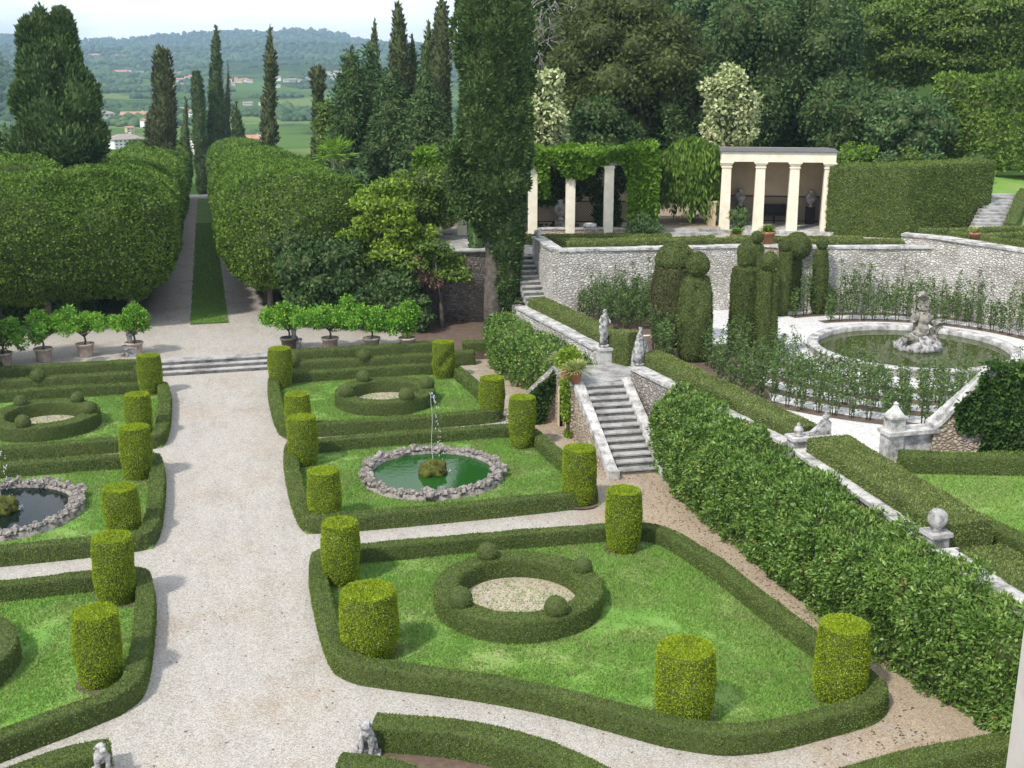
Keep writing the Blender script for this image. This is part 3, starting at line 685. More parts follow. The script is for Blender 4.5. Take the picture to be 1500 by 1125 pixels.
# ------------------------------------------------------------------ foreground hedges
arc = [at(x, y, .5)[:2] for x, y in [(548, 1053), (630, 1058), (700, 1068), (780, 1088), (840, 1112), (900, 1142), (960, 1180)]]
hedge([(x, y-.1) for x, y in arc], .6, .55, 'curved low hedge at the bottom edge, sweeping right from the stone dog', dens=3200, l=.044, rnd=.035, amp=.016, name='curved_hedge', smooth=1)
hedge([at(x, y, .5)[:2] for x, y in [(496, 1114), (560, 1118), (640, 1150), (720, 1190)]], .5, .55, 'short hedge end at the bottom edge just before the stone dog', dens=3200, l=.044, rnd=.035, amp=.016, name='curved_hedge', smooth=1)
hedge([at(x, y, .5)[:2] for x, y in [(160, 1094), (110, 1104), (50, 1123), (-30, 1155), (-110, 1200)]], .6, .55, 'curved low hedge in the bottom left corner', dens=3200, l=.044, rnd=.035, amp=.016, name='curved_hedge', smooth=1)
hedge([at(x, y, .5)[:2] for x, y in [(1480, 1085), (1400, 1098), (1300, 1120), (1200, 1150), (1100, 1190)]], .55, .55, 'low hedge in the bottom right corner beside the pale pillar', dens=3200, l=.044, rnd=.035, amp=.016, name='curved_hedge', smooth=1)
slab('dirt_border', [at(x, y, .01)[:2] for x, y in [(556, 1090), (640, 1080), (760, 1105), (860, 1150), (900, 1200), (560, 1200)]], .012, 'soil', .1)
# terrace hedge rows
for sg, sd in ((1, 'right'), (-1, 'left')):
    x0, x1 = 2.9, (10.3 if sg > 0 else 13)
    t = thing('box_hedge', 'low front hedge row with small balls below the %s citrus pots' % sd, 'hedge', (sg*6, 49.6, 0), 'hedge rows at the foot of the terrace')
    mb = MB(); hedge([(sg*x0, 49.55), (sg*(x1+.9), 49.55)], .5, .6, '', mb=mb, smooth=0, dens=1300, l=.06); mb.build('hedge_row', 'box', t)
    for bx in ((3.15, 6.2, 9.9) if sg > 0 else (3.15, 7.2)):
        mb = MB(); o = (sg*bx, 49.5, .68); V, F = blob(o, (.3,)*3, 2, .06, 3); mb.add(V, F, 1, True); fuzz(mb, V, F, 1500, .06, .034, out=.7); mb.build('topiary_ball', 'box', t, o)
    hedge([(sg*x0, 50.75), (sg*x1, 50.75)], .55, .5, 'rear hedge row without balls on the bank %s of the steps' % sd, z0=.32, smooth=0, dens=1300, l=.06, group='hedge rows at the foot of the terrace')
slab('terrace_bank', [(2.7, 50.2), (12, 50.2), (12, 52), (2.7, 52)], .34, 'soil', .4)
slab('terrace_bank', [(-14, 50.2), (-2.7, 50.2), (-2.7, 52), (-14, 52)], .34, 'soil', .4)
hedge([(10.9, 50.6), (12.3, 50.45)], .6, .5, 'short low hedge stub right of the terrace hedge rows', z0=.3, smooth=0, dens=1300, l=.06)
# terrace steps
t = thing('terrace_steps', 'three long shallow stone steps between the citrus pots at the end of the gravel path', 'steps', (0, 51.2, 0))
for k in range(3):
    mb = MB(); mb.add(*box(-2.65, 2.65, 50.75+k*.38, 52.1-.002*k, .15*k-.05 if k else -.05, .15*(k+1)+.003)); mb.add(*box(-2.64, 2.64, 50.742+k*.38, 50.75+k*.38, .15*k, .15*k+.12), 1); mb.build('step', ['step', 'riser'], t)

# ------------------------------------------------------------------ potted citrus trees
def citrus(p, s, h, seed, lab, dens=1350):
    t = thing('potted_citrus', lab, 'potted tree', (p[0], p[1], .45), 'citrus trees in pots along the terrace')
    mb = MB(); addl(mb, lathe([(.27, 0), (.30, .05), (.36, .50), (.40, .52), (.41, .60), (.35, .61), (.33, .52), (.02, .50)], 20, (p[0], p[1], .45))); mb.build('pot', 'whitepot' if seed != 4 else 'bark', t)
    mb = MB(); b = np.array([p[0], p[1], .95]); addl(mb, tube([b, b+[.04, .02, .25], b+[0, 0, .5]], [.05, .045, .04], 7))
    for q in range(6):
        an = q*1.05+seed; addl(mb, tube([b+[0, 0, .4], b+[.3*math.cos(an), .3*math.sin(an), .65], b+[.6*s*math.cos(an), .6*s*math.sin(an), .9]], [.03, .02, .012], 5))
    mb.build('trunk', 'bark', t)
    mb = MB(); r_ = np.random.default_rng(seed)
    bl = [(b+[r_.normal()*.50*s, r_.normal()*.34*s, .72+h*.30+r_.normal()*.22], .24+.16*r_.random()) for _ in range(16)]
    for c, rr in bl:
        n = int(dens*rr*rr*2); d = nrm(r_.normal(size=(n, 3))); P = c+d*rr*(.35+.65*r_.random((n, 1)))
        leaves(mb, P, d+nrm(r_.normal(size=(n, 3)))*.9+np.array([0, 0, .15]), .13, .07)
    mb.build('crown', 'lemon', t)
for px, s, h, sd, lab in [(198, 1.0, 1.2, 1, 'citrus tree in a pot behind the left statue, brightest of the left row'), (126, 1.15, 1.0, 2, 'shaded citrus tree in a pale pot, second left of the left statue'),
    (65, 1.15, .95, 3, 'shaded citrus tree in a pale pot near the left picture edge'), (6, 1.1, .95, 8, 'shaded citrus tree cut by the left picture edge'),
    (424, 1.0, 1.2, 4, 'citrus tree in a dark pot behind the right statue'), (484, 1.2, 1.2, 5, 'wide citrus tree in a pale pot, first right of the right statue'),
    (545, 1.15, .95, 6, 'low lopsided citrus tree in a pale pot, third of the right row'), (597, .95, 1.2, 7, 'compact round citrus tree in a pale pot, right end of the row')]:
    citrus(at(px, {198: 520, 126: 522, 65: 529, 6: 536}.get(px, 513), .45), s, h, sd, lab)

# ------------------------------------------------------------------ statues
def statue(loc, ped_h, H, lab, yaw=0., arm=0, mt='statue', ped=True, robe=False):
    t = thing('stone_statue', lab, 'statue', loc)
    if ped:
        mb = MB(); a = .26
        for z0, z1, q in ((0, .1, a+.05), (.1, ped_h-.09, a), (ped_h-.09, ped_h, a+.06)): mb.add(*xf(box(-q, q, -q, q, z0, z1), loc, yaw))
        mb.build('pedestal', 'statue', t)
    s = H/1.75; zb = ped_h if ped else 0
    J = np.array([(0, 0, .92), (.02, .02, 1.15), (0, 0, 1.38), (0, -.01, 1.50), (.02, -.03, 1.64), (.02, -.02, 1.74),
        (.17, 0, 1.40), (.27, -.04, 1.16), (.20, -.20, 1.02), (-.17, 0, 1.40), (-.29, .0, 1.14), (-.24, -.16, .95) if not arm else (-.12, -.2, 1.3),
        (.10, 0, .88), (.12, -.06, .48), (.10, .0, .06), (.12, -.14, .02), (-.10, 0, .88), (-.10, -.02, .48), (-.10, .04, .06), (-.11, -.1, .02)])
    E_ = [(0, 1), (1, 2), (2, 3), (3, 4), (4, 5), (2, 6), (6, 7), (7, 8), (2, 9), (9, 10), (10, 11), (0, 12), (12, 13), (13, 14), (14, 15), (0, 16), (16, 17), (17, 18), (18, 19)]
    rad_ = [.17, .15, .17, .065, .10, .085, .075, .055, .04, .075, .055, .04, .11, .085, .06, .045, .11, .085, .06, .045]
    c, q = math.cos(yaw), math.sin(yaw); Jr = np.c_[J[:, 0]*c-J[:, 1]*q, J[:, 0]*q+J[:, 1]*c, J[:, 2]+.08]*s+np.array([0, 0, zb])
    o = skin_mesh('figure', Jr, E_, np.array(rad_)*s, mt, t)
    mb = MB()   # drapery and a round plinth
    addl(mb, lathe([(.26, 0), (.26, .1), (.22, .11)], 18, (0, 0, 0)))
    prof = [(.25, .1), (.24, .4), (.23, .7), (.21, .95), (.17, 1.1)] if robe else [(.20, .1), (.15, .35), (.17, .55), (.21, .8), (.19, .98)]
    V, F = lathe(prof, 28, (0, .06 if not robe else .02, 0)); an = np.arctan2(V[:, 1], V[:, 0]); 
    V[:, :2] *= (1+.10*np.sin(an*7+V[:, 2]*3))[:, None]; V[:, 2] += .04
    addl(mb, (V, F)); mb.V = [np.c_[v[:, 0]*c-v[:, 1]*q, v[:, 0]*q+v[:, 1]*c, v[:, 2]]*s+np.array([*loc[:2], loc[2]+zb]) for v in mb.V]
    mb.build('drapery', mt, t)
    return t
pl = at(193, 529, .2); pr_ = at(432, 519, .2)
statue((pl[0], pl[1], .15), .75, 1.05, 'small dark weathered figure on a pedestal left of the terrace steps', .3)
statue((pr_[0], pr_[1], .15), .75, 1.08, 'small white headed figure on a pedestal right of the terrace steps', -.2, 1)

# ------------------------------------------------------------------ stone dogs
def dog(loc, s, yaw, lab):
    t = thing('stone_dog', lab, 'statue', loc)
    J = [(0, .20, .13), (0, .14, .32), (0, .02, .50), (0, -.05, .62), (0, -.08, .74), (0, -.20, .72), (0, -.27, .69),
         (.09, -.06, .44), (.10, -.10, .22), (.10, -.12, .03), (.10, -.19, .02), (-.09, -.06, .44), (-.10, -.10, .22), (-.10, -.12, .03), (-.10, -.19, .02),
         (.13, .16, .16), (.16, .0, .20), (.15, .10, .04), (.15, -.04, .03), (-.13, .16, .16), (-.16, .0, .20), (-.15, .10, .04), (-.15, -.04, .03),
         (.085, -.05, .77), (.105, -.06, .67), (-.085, -.05, .77), (-.105, -.06, .67), (0, .30, .05), (.12, .34, .04)]
    E_ = [(0, 1), (1, 2), (2, 3), (3, 4), (4, 5), (5, 6), (2, 7), (7, 8), (8, 9), (9, 10), (2, 11), (11, 12), (12, 13), (13, 14), (0, 15), (15, 16), (16, 17), (17, 18), (0, 19), (19, 20), (20, 21), (21, 22), (4, 23), (23, 24), (4, 25), (25, 26), (0, 27), (27, 28)]
    rr = [.14, .145, .15, .10, .105, .065, .05, .08, .055, .045, .04, .08, .055, .045, .04, .10, .075, .045, .04, .10, .075, .045, .04, .035, .03, .035, .03, .04, .025]
    c, q = math.cos(yaw), math.sin(yaw); J = np.array(J)*s; J = np.c_[J[:, 0]*c-J[:, 1]*q, J[:, 0]*q+J[:, 1]*c, J[:, 2]+.1]
    skin_mesh('dog', J, E_, np.array(rr)*s, 'statue', t)
    mb = MB(); mb.add(*xf(box(-.26, .26, -.32, .42, -.05, .1), loc, yaw)); mb.build('plinth', 'statue', t)
p = at(538, 1110, .0); dog((p[0], p[1], .0), .92, -.25, 'grey stone sitting dog between the hedges at the bottom edge of the path')
p = at(152, 1144, .0); dog((p[0], p[1], .0), .92, .3, 'pale stone dog whose head just shows at the bottom left edge')

# ------------------------------------------------------------------ pale pillar at the right edge (beside the viewpoint)
E_ = ray(1464, 1125)*4.2+CAM; B2 = ray(1497, 880)*4.2+CAM
t0 = np.array([E_[0], E_[1]]); rdir = np.array([RT[0], RT[1]]); fdir = np.array([FW[0], FW[1]]); fdir /= np.linalg.norm(fdir)
A_ = t0+rdir*.02
mb = MB(); cc = A_+rdir*.28-fdir*.3
mb.add(*xf(box(-.28, .28, -.3, .3, -.1, 14.2), (cc[0], cc[1], 0), -YAW-.02)); mb.add(*xf(box(-.33, .33, -.35, .35, 14.2, 14.5), (cc[0], cc[1], 0), -YAW-.02))
mb.build('stone_pillar', 'pillar', None, (cc[0], cc[1], 0), label='smooth pale stone pillar edge at the bottom right of the picture', category='pillar')

# ------------------------------------------------------------------ landing, main stair and terrace wall
SB, ST = np.array([13.1, 33.9]), np.array([13.3, 38.1])      # stair axis foot and head
t = thing('stone_stair', 'long grey stone stair with pale side copings climbing from the walk to the landing', 'stairs', (SB[0], SB[1], 0))
ns = 13
for k in range(ns):
    a = SB+(ST-SB)*k/ns; b = SB+(ST-SB)*(1 if k == ns-1 else (k+1)/ns+.012)
    z1 = 2.0*(k+1)/ns
    mb = MB(); mb.add(*bxr(a, b, 1.42, max(-.05, z1-.30), z1)); b0 = a-(ST-SB)/np.linalg.norm(ST-SB)*.03
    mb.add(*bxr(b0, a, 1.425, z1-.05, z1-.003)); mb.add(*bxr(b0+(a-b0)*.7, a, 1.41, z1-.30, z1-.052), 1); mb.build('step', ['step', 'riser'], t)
for sd, nm in ((1, 'l'), (-1, 'r')):
    mb = MB(); e0 = SB-(ST-SB)*.045
    mb.add(*bxr(e0, ST, .34, .03, .30, 1.82, 2.14, side=sd*.885)); mb.add(*bxr(e0-(ST-SB)*.06, e0, .36, -.05, .30, -.05, .30, side=sd*.885)); mb.build('side_coping', 'whitestone', t)
    mb = MB(); mb.add(*bxr(e0+.02*(ST-SB), ST, .26, -.05, .028, -.05, 1.80, side=sd*.875)); mb.build('side_wall', 'rubblet', t)
# landing block with an arched door in its west face
t = thing('stair_landing', 'stone landing block with an arched door, below three potted plants', 'landing', (13, 39, 0))
LX0, LY0, LY1 = 12.16, 38.1, 40.35
mb = MB(); mb.add(*box(12.12, 14.5, LY0, LY1+.05, 1.93, 2.03)); mb.add(*box(14.3, 15.4, LY0-.1, 40.9, 1.93, 2.02)); mb.build('landing_floor', 'step', t)
DY0, DY1, DZ = 38.72, 39.5, 1.25
mb = MB()
mb.add(*box(LX0, 14.4, LY0+.01, DY0, -.05, 1.925)); mb.add(*box(LX0, 14.4, DY1, LY1, -.05, 1.925))
mb.add(*box(LX0+.35, 14.4, DY0+.002, DY1-.002, -.05, 1.92))
aq = np.linspace(0, math.pi, 13); cyy = (DY0+DY1)/2; hr = (DY1-DY0)/2
top = [(cyy+hr*math.cos(q), DZ+hr*math.sin(q)) for q in aq]       # spandrel over the arch
V = [(LX0, y, z) for y, z in top]+[(LX0, y, 1.92) for y, z in top]
V += [(LX0+.34, y, z) for y, z in top]
mb.add(V, [(q, q+1, q+14, q+13) for q in range(12)]+[(q, q+26, q+27, q+1) for q in range(12)])
mb.build('landing_wall', 'rubblet', t)
mb = MB()
for ya, yb in ((DY0-.13, DY0), (DY1, DY1+.13)): mb.add(*box(LX0-.04, LX0+.12, ya, yb, -.02, DZ))
V = []
for q in aq: 
    for rr in (hr, hr+.13):
        for xx in (LX0-.04, LX0+.1): V.append((xx, cyy+rr*math.cos(q), DZ+rr*math.sin(q)))
mb.add(V, [(4*q+a, 4*q+b, 4*q+4+b, 4*q+4+a) for q in range(12) for a, b in ((0, 2), (2, 3), (1, 0))])
mb.build('door_surround', 'plaster', t)
mb = MB()
for k in range(5): mb.add(*box(LX0+.16, LX0+.2+.004*(k % 2), DY0+.157*k, DY0+.157*k+.15, 0, DZ+.30))
for zz in (.3, 1.0): mb.add(*box(LX0+.14, LX0+.155, DY0+.02, DY1-.02, zz, zz+.09))
mb.build('door', 'wood_door', t)
mb = MB(); mb.add(*box(LX0-.06, LX0+.22, LY0+.02, LY1+.12, 2.034, 2.10)); mb.build('edge_coping', 'step', t)
# ivy clad ramp wall going down westwards from the landing
t = thing('ivy_ramp_wall', 'sloping stone wall overgrown with ivy, descending left from the landing', 'wall', (11.3, 40.2, 0))
mb = MB(); mb.add(*bxr((10.3, 40.05), (12.14, 40.3), .32, -.05, .42, -.05, 1.93)); mb.build('wall_body', 'rubblet', t)
mb = MB(); mb.add(*bxr((10.22, 40.04), (12.12, 40.3), .40, .40, .48, 1.94, 2.02)); mb.build('coping', 'rubbled', t)
mb = MB(); n = 4200; u = rng.random(n)**.8; x = 10.5+1.65*u; zt = .42+1.5*(x-10.3)/1.84; z = zt*rng.random(n)
z = np.where(rng.random(n) < .16, zt+.10*rng.random(n), z); k = (z > (x-11.75)*4.0) ; P = np.c_[x, 39.88+.136*(x-10.3)-.01-.10*rng.random(n), z][k]
leaves(mb, P, nrm(rng.normal(size=P.shape))+np.array([0, -.5, -.2]), .11, .08); mb.build('ivy', 'ivy', t)
# creeper hanging beside the door
t = thing('climbing_plant', 'light green climbing plant hanging over the landing edge beside the arched door', 'climber', (12.1, 38.45, 0))
mb = MB()
for c, r_, n in [((12.1, 38.8, 1.85), (.10, .35, .18), 200), ((12.05, 38.42, 1.75), (.16, .30, .42), 800), ((12.05, 38.32, 1.0), (.16, .27, .5), 650), ((12.25, 38.3, 2.15), (.2, .25, .3), 350), ((12.1, 38.2, .15), (.12, .2, .15), 200)]:
    d = nrm(rng.normal(size=(n, 3))); leaves(mb, np.array(c)+d*np.array(r_)*(.4+.6*rng.random((n, 1))), d+nrm(rng.normal(size=(n, 3)))+np.array([-.3, 0, -.5]), .11, .06)
mb.build('foliage', 'lime', t)
mb = MB(); addl(mb, tube([(12.08, 38.2, 0), (12.05, 38.25, .7), (12.07, 38.4, 1.5), (12.1, 38.5, 2.05)], [.05, .04, .03, .02], 6)); mb.build('stem', 'bark', t)
# potted plants on the landing
def spiky(mb, c, n, L, droop=1.3, wd=.045):
    for _ in range(n):
        an = rng.random()*6.283; el = .5+.9*rng.random(); l = L*(.7+.5*rng.random())
        d = np.array([math.cos(an)*math.cos(el), math.sin(an)*math.cos(el), math.sin(el)]); s = np.array([-math.sin(an), math.cos(an), 0])
        q = np.linspace(0, 1, 5); Pp = c+d*(q*l)[:, None]-np.array([0, 0, 1])*(droop*(q*l)**2*.5)[:, None]; ww = wd*np.array([.7, 1, .9, .6, .06])*.5
        V = np.concatenate([Pp-s*ww[:, None], Pp+s*ww[:, None]]); mb.add(V, np.array([(i, i+1, i+6, i+5) for i in range(4)]))
for k, (px, py, lab, kind) in enumerate([(807, 547, 'spiky striped plant in a terracotta pot, leftmost of the three on the landing', 's'), (822, 553, 'leafy light green plant in a square terracotta box, middle of the three on the landing', 'l'), (842, 560, 'spiky striped plant in a terracotta pot, nearest the stair', 's')]):
    p = at(px, py, 2.1); p[0] = max(p[0], LX0+.12)
    t = thing('potted_plant', lab, 'potted plant', (*p[:2], 2.1), 'potted plants on the landing')
    mb = MB()
    if kind == 's': addl(mb, lathe([(.15, 0), (.2, .3), (.215, .3), (.215, .37), (.17, .37), (.16, .33), (.01, .33)], 16, (*p[:2], 2.1)))
    else: 
        mb.add(*xf(box(-.24, .24, -.2, .2, .03, .36), (*p[:2], 2.1), .3)); mb.add(*xf(box(-.27, .27, -.23, .23, .36, .41), (*p[:2], 2.1), .3)); mb.add(*xf(box(-.26, .26, -.22, .22, 0, .03), (*p[:2], 2.1), .3))
    mb.build('pot', 'terracotta', t); mb = MB()
    if kind == 's': spiky(mb, np.array([*p[:2], 2.42]), 170, .95, .9, .05); mb.build('foliage', 'spike', t)
    else:
        n = 900; d = nrm(rng.normal(size=(n, 3))); d[:, 2] = np.abs(d[:, 2]); leaves(mb, np.array([*p[:2], 2.45])+d*np.array([.5, .45, .8])*rng.random((n, 1))**.4, d+nrm(rng.normal(size=(n, 3))), .14, .07); mb.build('foliage', 'lime', t)

def wall_line(P, wd, z0, z1, lab, mt='rubble', cop='whitestone', name='stone_wall', z1s=None, coph=.1, seg=1.3):
    t = thing(name, lab, 'wall', (*np.mean(np.array(P)[:, :2], 0), z0))
    mb = MB(); mc = MB(); z1s = z1s or [z1]*len(P)
    for k in range(len(P)-1):
        mb.add(*bxr(P[k], P[k+1], wd, z0, z1s[k]-coph, None, z1s[k+1]-coph))
        a, b = np.array(P[k][:2], float), np.array(P[k+1][:2], float); L = np.linalg.norm(b-a); m_ = max(1, int(L/seg))
        for q in range(m_):
            u0, u1 = q/m_, (q+1)/m_-.012/L; dz = rng.normal()*.008; zq = lambda u: z1s[k]+(z1s[k+1]-z1s[k])*u
            mc.add(*bxr(a+(b-a)*u0, a+(b-a)*u1, wd+.14+rng.normal()*.012, zq(u0)-coph+.003, zq(u0)+dz, zq(u1)-coph+.003, zq(u1)+dz+rng.normal()*.006, side=rng.normal()*.012))
    mb.build('wall_body', mt, t); mc.build('coping', cop, t); return t
wall_line([(13.35, 49.5), (14.2, 41.15)], .42, 0, 2.55, 'pale terrace wall with stone coping behind the dark laurel bush, left of the landing')
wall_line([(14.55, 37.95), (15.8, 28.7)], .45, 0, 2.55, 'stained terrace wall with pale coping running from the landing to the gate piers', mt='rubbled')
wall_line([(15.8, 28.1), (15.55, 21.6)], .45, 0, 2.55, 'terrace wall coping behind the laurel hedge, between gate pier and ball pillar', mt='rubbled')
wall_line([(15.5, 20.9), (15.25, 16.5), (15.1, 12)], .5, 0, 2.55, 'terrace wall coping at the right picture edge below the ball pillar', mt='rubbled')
# pillar under the standing statue and the two statues of the gap
mb = MB(); mb.add(*box(14.08, 14.58, 40.65, 41.15, 0, 2.5)); mb.add(*box(14.03, 14.63, 40.6, 41.2, 2.5, 2.6)); mb.build('wall_pier', 'whitestone', None, (14.3, 40.9, 0), label='square pale pier carrying the standing statue at the landing', category='pier')
statue((14.33, 40.9, 2.6), 0, 1.42, 'pale standing figure on the pier, left of the landing gap', .4, 0, 'statue', False)
t = statue((14.72, 38.15, 2.55), 0, 1.35, 'robed pale figure on the wall end, right of the landing gap', .9, 1, 'statue', False, True)
mb = MB(); V, F = blob((14.95, 38.55, 2.5), (.35, .4, .75), 3, .2, 2.5, 9); mb.add(V, F, 0, True); mb.build('stone_lump', 'statue', None, (14.95, 38.55, 2.0), label='rough pale stone lump beside the robed statue at the landing gap', category='rock')
# hedges along the terrace wall
gh = 'clipped hedges along the terrace wall'
hedge([(14.05, 49.3), (14.95, 41.3)], .85, .95, 'clipped hedge along the wall left of the landing, below the rose rows', 2.0, smooth=0, dens=1500, l=.06, mt='boxyel', group=gh)
hedge([(14.85, 40.95), (15.25, 40.1)], .75, 1.25, 'tall square hedge block standing between the two landing statues', 2.0, smooth=0, dens=1800, l=.06, mt='boxyel', group=gh, rnd=.08)
hedge([(15.25, 38.6), (16.35, 28.85)], .95, .92, 'long clipped hedge along the wall between landing and gate piers', 2.0, smooth=0, dens=1800, l=.06, mt='boxyel', group=gh)
hedge([(16.45, 27.75), (16.35, 21.3)], 1.35, .92, 'wide clipped hedge with a sunlit flat top, nearest behind the ball pillar', 2.0, smooth=0, dens=2000, l=.06, mt='boxyel', group=gh)
hedge([(16.3, 20.75), (16.1, 12)], 1.3, .55, 'lower wide hedge at the right picture edge beyond the ball pillar', 2.0, smooth=0, dens=2000, l=.06, mt='boxyel', group=gh)
hedge([(17.5, 22.6), (17.75, 20.6), (17.7, 14)], .5, .5, 'narrow low hedge beside the lower lawn at the right picture edge', 2.0, smooth=0, dens=1800, l=.06, mt='box', group=gh)
hedge([(18.3, 27.05), (19.8, 26.5), (23, 25.5), (27, 23.8)], .6, .55, 'low hedge at the foot of the ivy wall above the lower lawn', 2.0, smooth=1, dens=1800, l=.06, mt='box', group=gh)
# ball pillar
p = at(1362, 815, 2.3); p = np.array([15.5, 21.25])
t = thing('ball_pillar', 'small stone pillar with a ball finial rising from the wall behind the laurel hedge', 'pillar', (*p, 2.0))
mb = MB(); mb.add(*xf(box(-.22, .22, -.2, .2, -2, .72), (*p, 2), .05)); mb.add(*xf(box(-.27, .27, -.25, .25, .72, .82), (*p, 2), .05)); mb.build('shaft', 'stone', t)
mb = MB(); addl(mb, lathe([(.12, .82), (.08, .87), (.13, .92), (.20, 1.02), (.225, 1.12), (.20, 1.24), (.12, 1.32), (.01, 1.345)], 20, (*p, 2))); mb.build('ball', 'stone', t)

# gate piers and the curved ivy wall
def finial(mb, c, s, z): addl(mb, lathe([(.2*s, z), (.2*s, z+.05*s), (.10*s, z+.09*s), (.19*s, z+.2*s), (.2*s, z+.28*s), (.12*s, z+.38*s), (.06*s, z+.42*s), (.09*s, z+.48*s), (.02*s, z+.56*s)], 16, c))
t = thing('gate_pier', 'left stone gate pier with a scroll and two small urn finials behind the laurel hedge', 'gate pier', (15.9, 28.4, 2))
mb = MB(); mb.add(*box(15.62, 16.05, 28.18, 28.6, 0, 2.72)); mb.add(*box(16.05, 16.8, 28.24, 28.54, 1.9, 2.716)); mb.build('shaft', 'whitestone', t)
mb = MB(); mb.add(*box(15.56, 16.86, 28.12, 28.66, 2.72, 2.82)); mb.build('cornice', 'whitestone', t)
mb = MB(); q = np.linspace(0, 1, 9); zt = 2.825+.36*q**1.6; xs = 16.1+.48*q
V = np.concatenate([np.c_[xs, np.full(9, y), zz] for y in (28.27, 28.5) for zz in (np.full(9, 2.821), zt)])
mb.add(V, [(i, i+1, i+10, i+9) for i in range(8)]+[(i+18, i+27, i+28, i+19) for i in range(8)]+[(i+9, i+10, i+28, i+27) for i in range(8)]+[(8, 17, 35, 26)])
mb.add(*box(16.58, 16.8, 28.25, 28.52, 2.821, 3.19)); mb.build('scroll', 'statue', t)
mb = MB(); finial(mb, (15.84, 28.38, 0), .72, 2.82); mb.build('urn_finial', 'statue', t); mb = MB(); finial(mb, (16.69, 28.38, 0), .55, 3.19); mb.build('urn_finial', 'statue', t)
t = thing('gate_pier', 'right stone gate pier with a pyramid finial where the curved wall begins', 'gate pier', (18.5, 27.8, 2))
mb = MB(); mb.add(*box(18.25, 18.72, 27.55, 28.02, 1.95, 2.86)); mb.add(*box(18.72, 19.7, 27.65, 27.96, 1.95, 2.857)); mb.build('shaft', 'whitestone', t)
mb = MB(); mb.add(*box(18.18, 19.8, 27.48, 28.1, 2.86, 2.97)); mb.add(*box(18.29, 18.74, 27.57, 27.98, 2.97, 3.34)); mb.build('cornice', 'whitestone', t)
mb = MB(); mb.add(*box(18.24, 18.79, 27.52, 28.03, 3.343, 3.40)); addl(mb, lathe([(.32, 3.40), (.26, 3.46), (.14, 3.58), (.06, 3.70), (.075, 3.75), (.01, 3.81)], 4, (18.51, 27.78, 0), sq=True), smooth=False); mb.build('pyramid_finial', 'whitestone', t)
WP = chaikin([(19.7, 27.8), (20.4, 27.7), (21.2, 27.3), (22.6, 26.9), (25, 26.2), (28, 25.2)], False, 2)
t = thing('ivy_wall', 'tall curved rubble wall with sweeping white coping, its right half under dark ivy', 'wall', (21, 27.4, 2))
mb = MB(); mc = MB(); ztop = lambda x: 2.95+1.6*min(1, max(0, (x-19.7)/1.35))**1.25
for k in range(len(WP)-1):
    a, b = WP[k], WP[k+1]; mb.add(*bxr(a, b, .5, 1.95, ztop(a[0]), None, ztop(b[0]))); 
    if a[0] < 21.6: mc.add(*bxr(a, b, .62, ztop(a[0])+.003, ztop(a[0])+.13, ztop(b[0])+.003, ztop(b[0])+.13))
mb.build('wall_body', 'rubblet', t); mc.build('coping', 'whitestone', t)
mb = MB()
n = 15000; u = rng.random(n)**.85; s_ = np.linspace(0, 1, len(WP)); X = np.interp(u, s_, WP[:, 0]); Y = np.interp(u, s_, WP[:, 1]); zt = np.array([ztop(x) for x in X]); v = rng.random(n); Z = 2+(zt+.35-2)*v
ivn = vn(np.c_[X, Y, Z], 1.1, 4); k = (X > 20.6+(1-v)*.5+(ivn-.5)*.8) | ((ivn > .66) & (X > 20.0) & (v < .9))
P = np.c_[X-.12, Y-.28-.10*rng.random(n)*(.5+ivn), Z][k]; leaves(mb, P, nrm(rng.normal(size=P.shape))+np.array([-.1, -.5, -.25]), .14, .10)
n = 5000; u = .42+.58*rng.random(n); X = np.interp(u, s_, WP[:, 0]); Y = np.interp(u, s_, WP[:, 1]); P = np.c_[X, Y+rng.normal(size=n)*.3, 4.6+.18*rng.random(n)]; leaves(mb, P, nrm(rng.normal(size=P.shape))+np.array([0, 0, .5]), .14, .1)
mb.build('ivy', 'ivy', t)

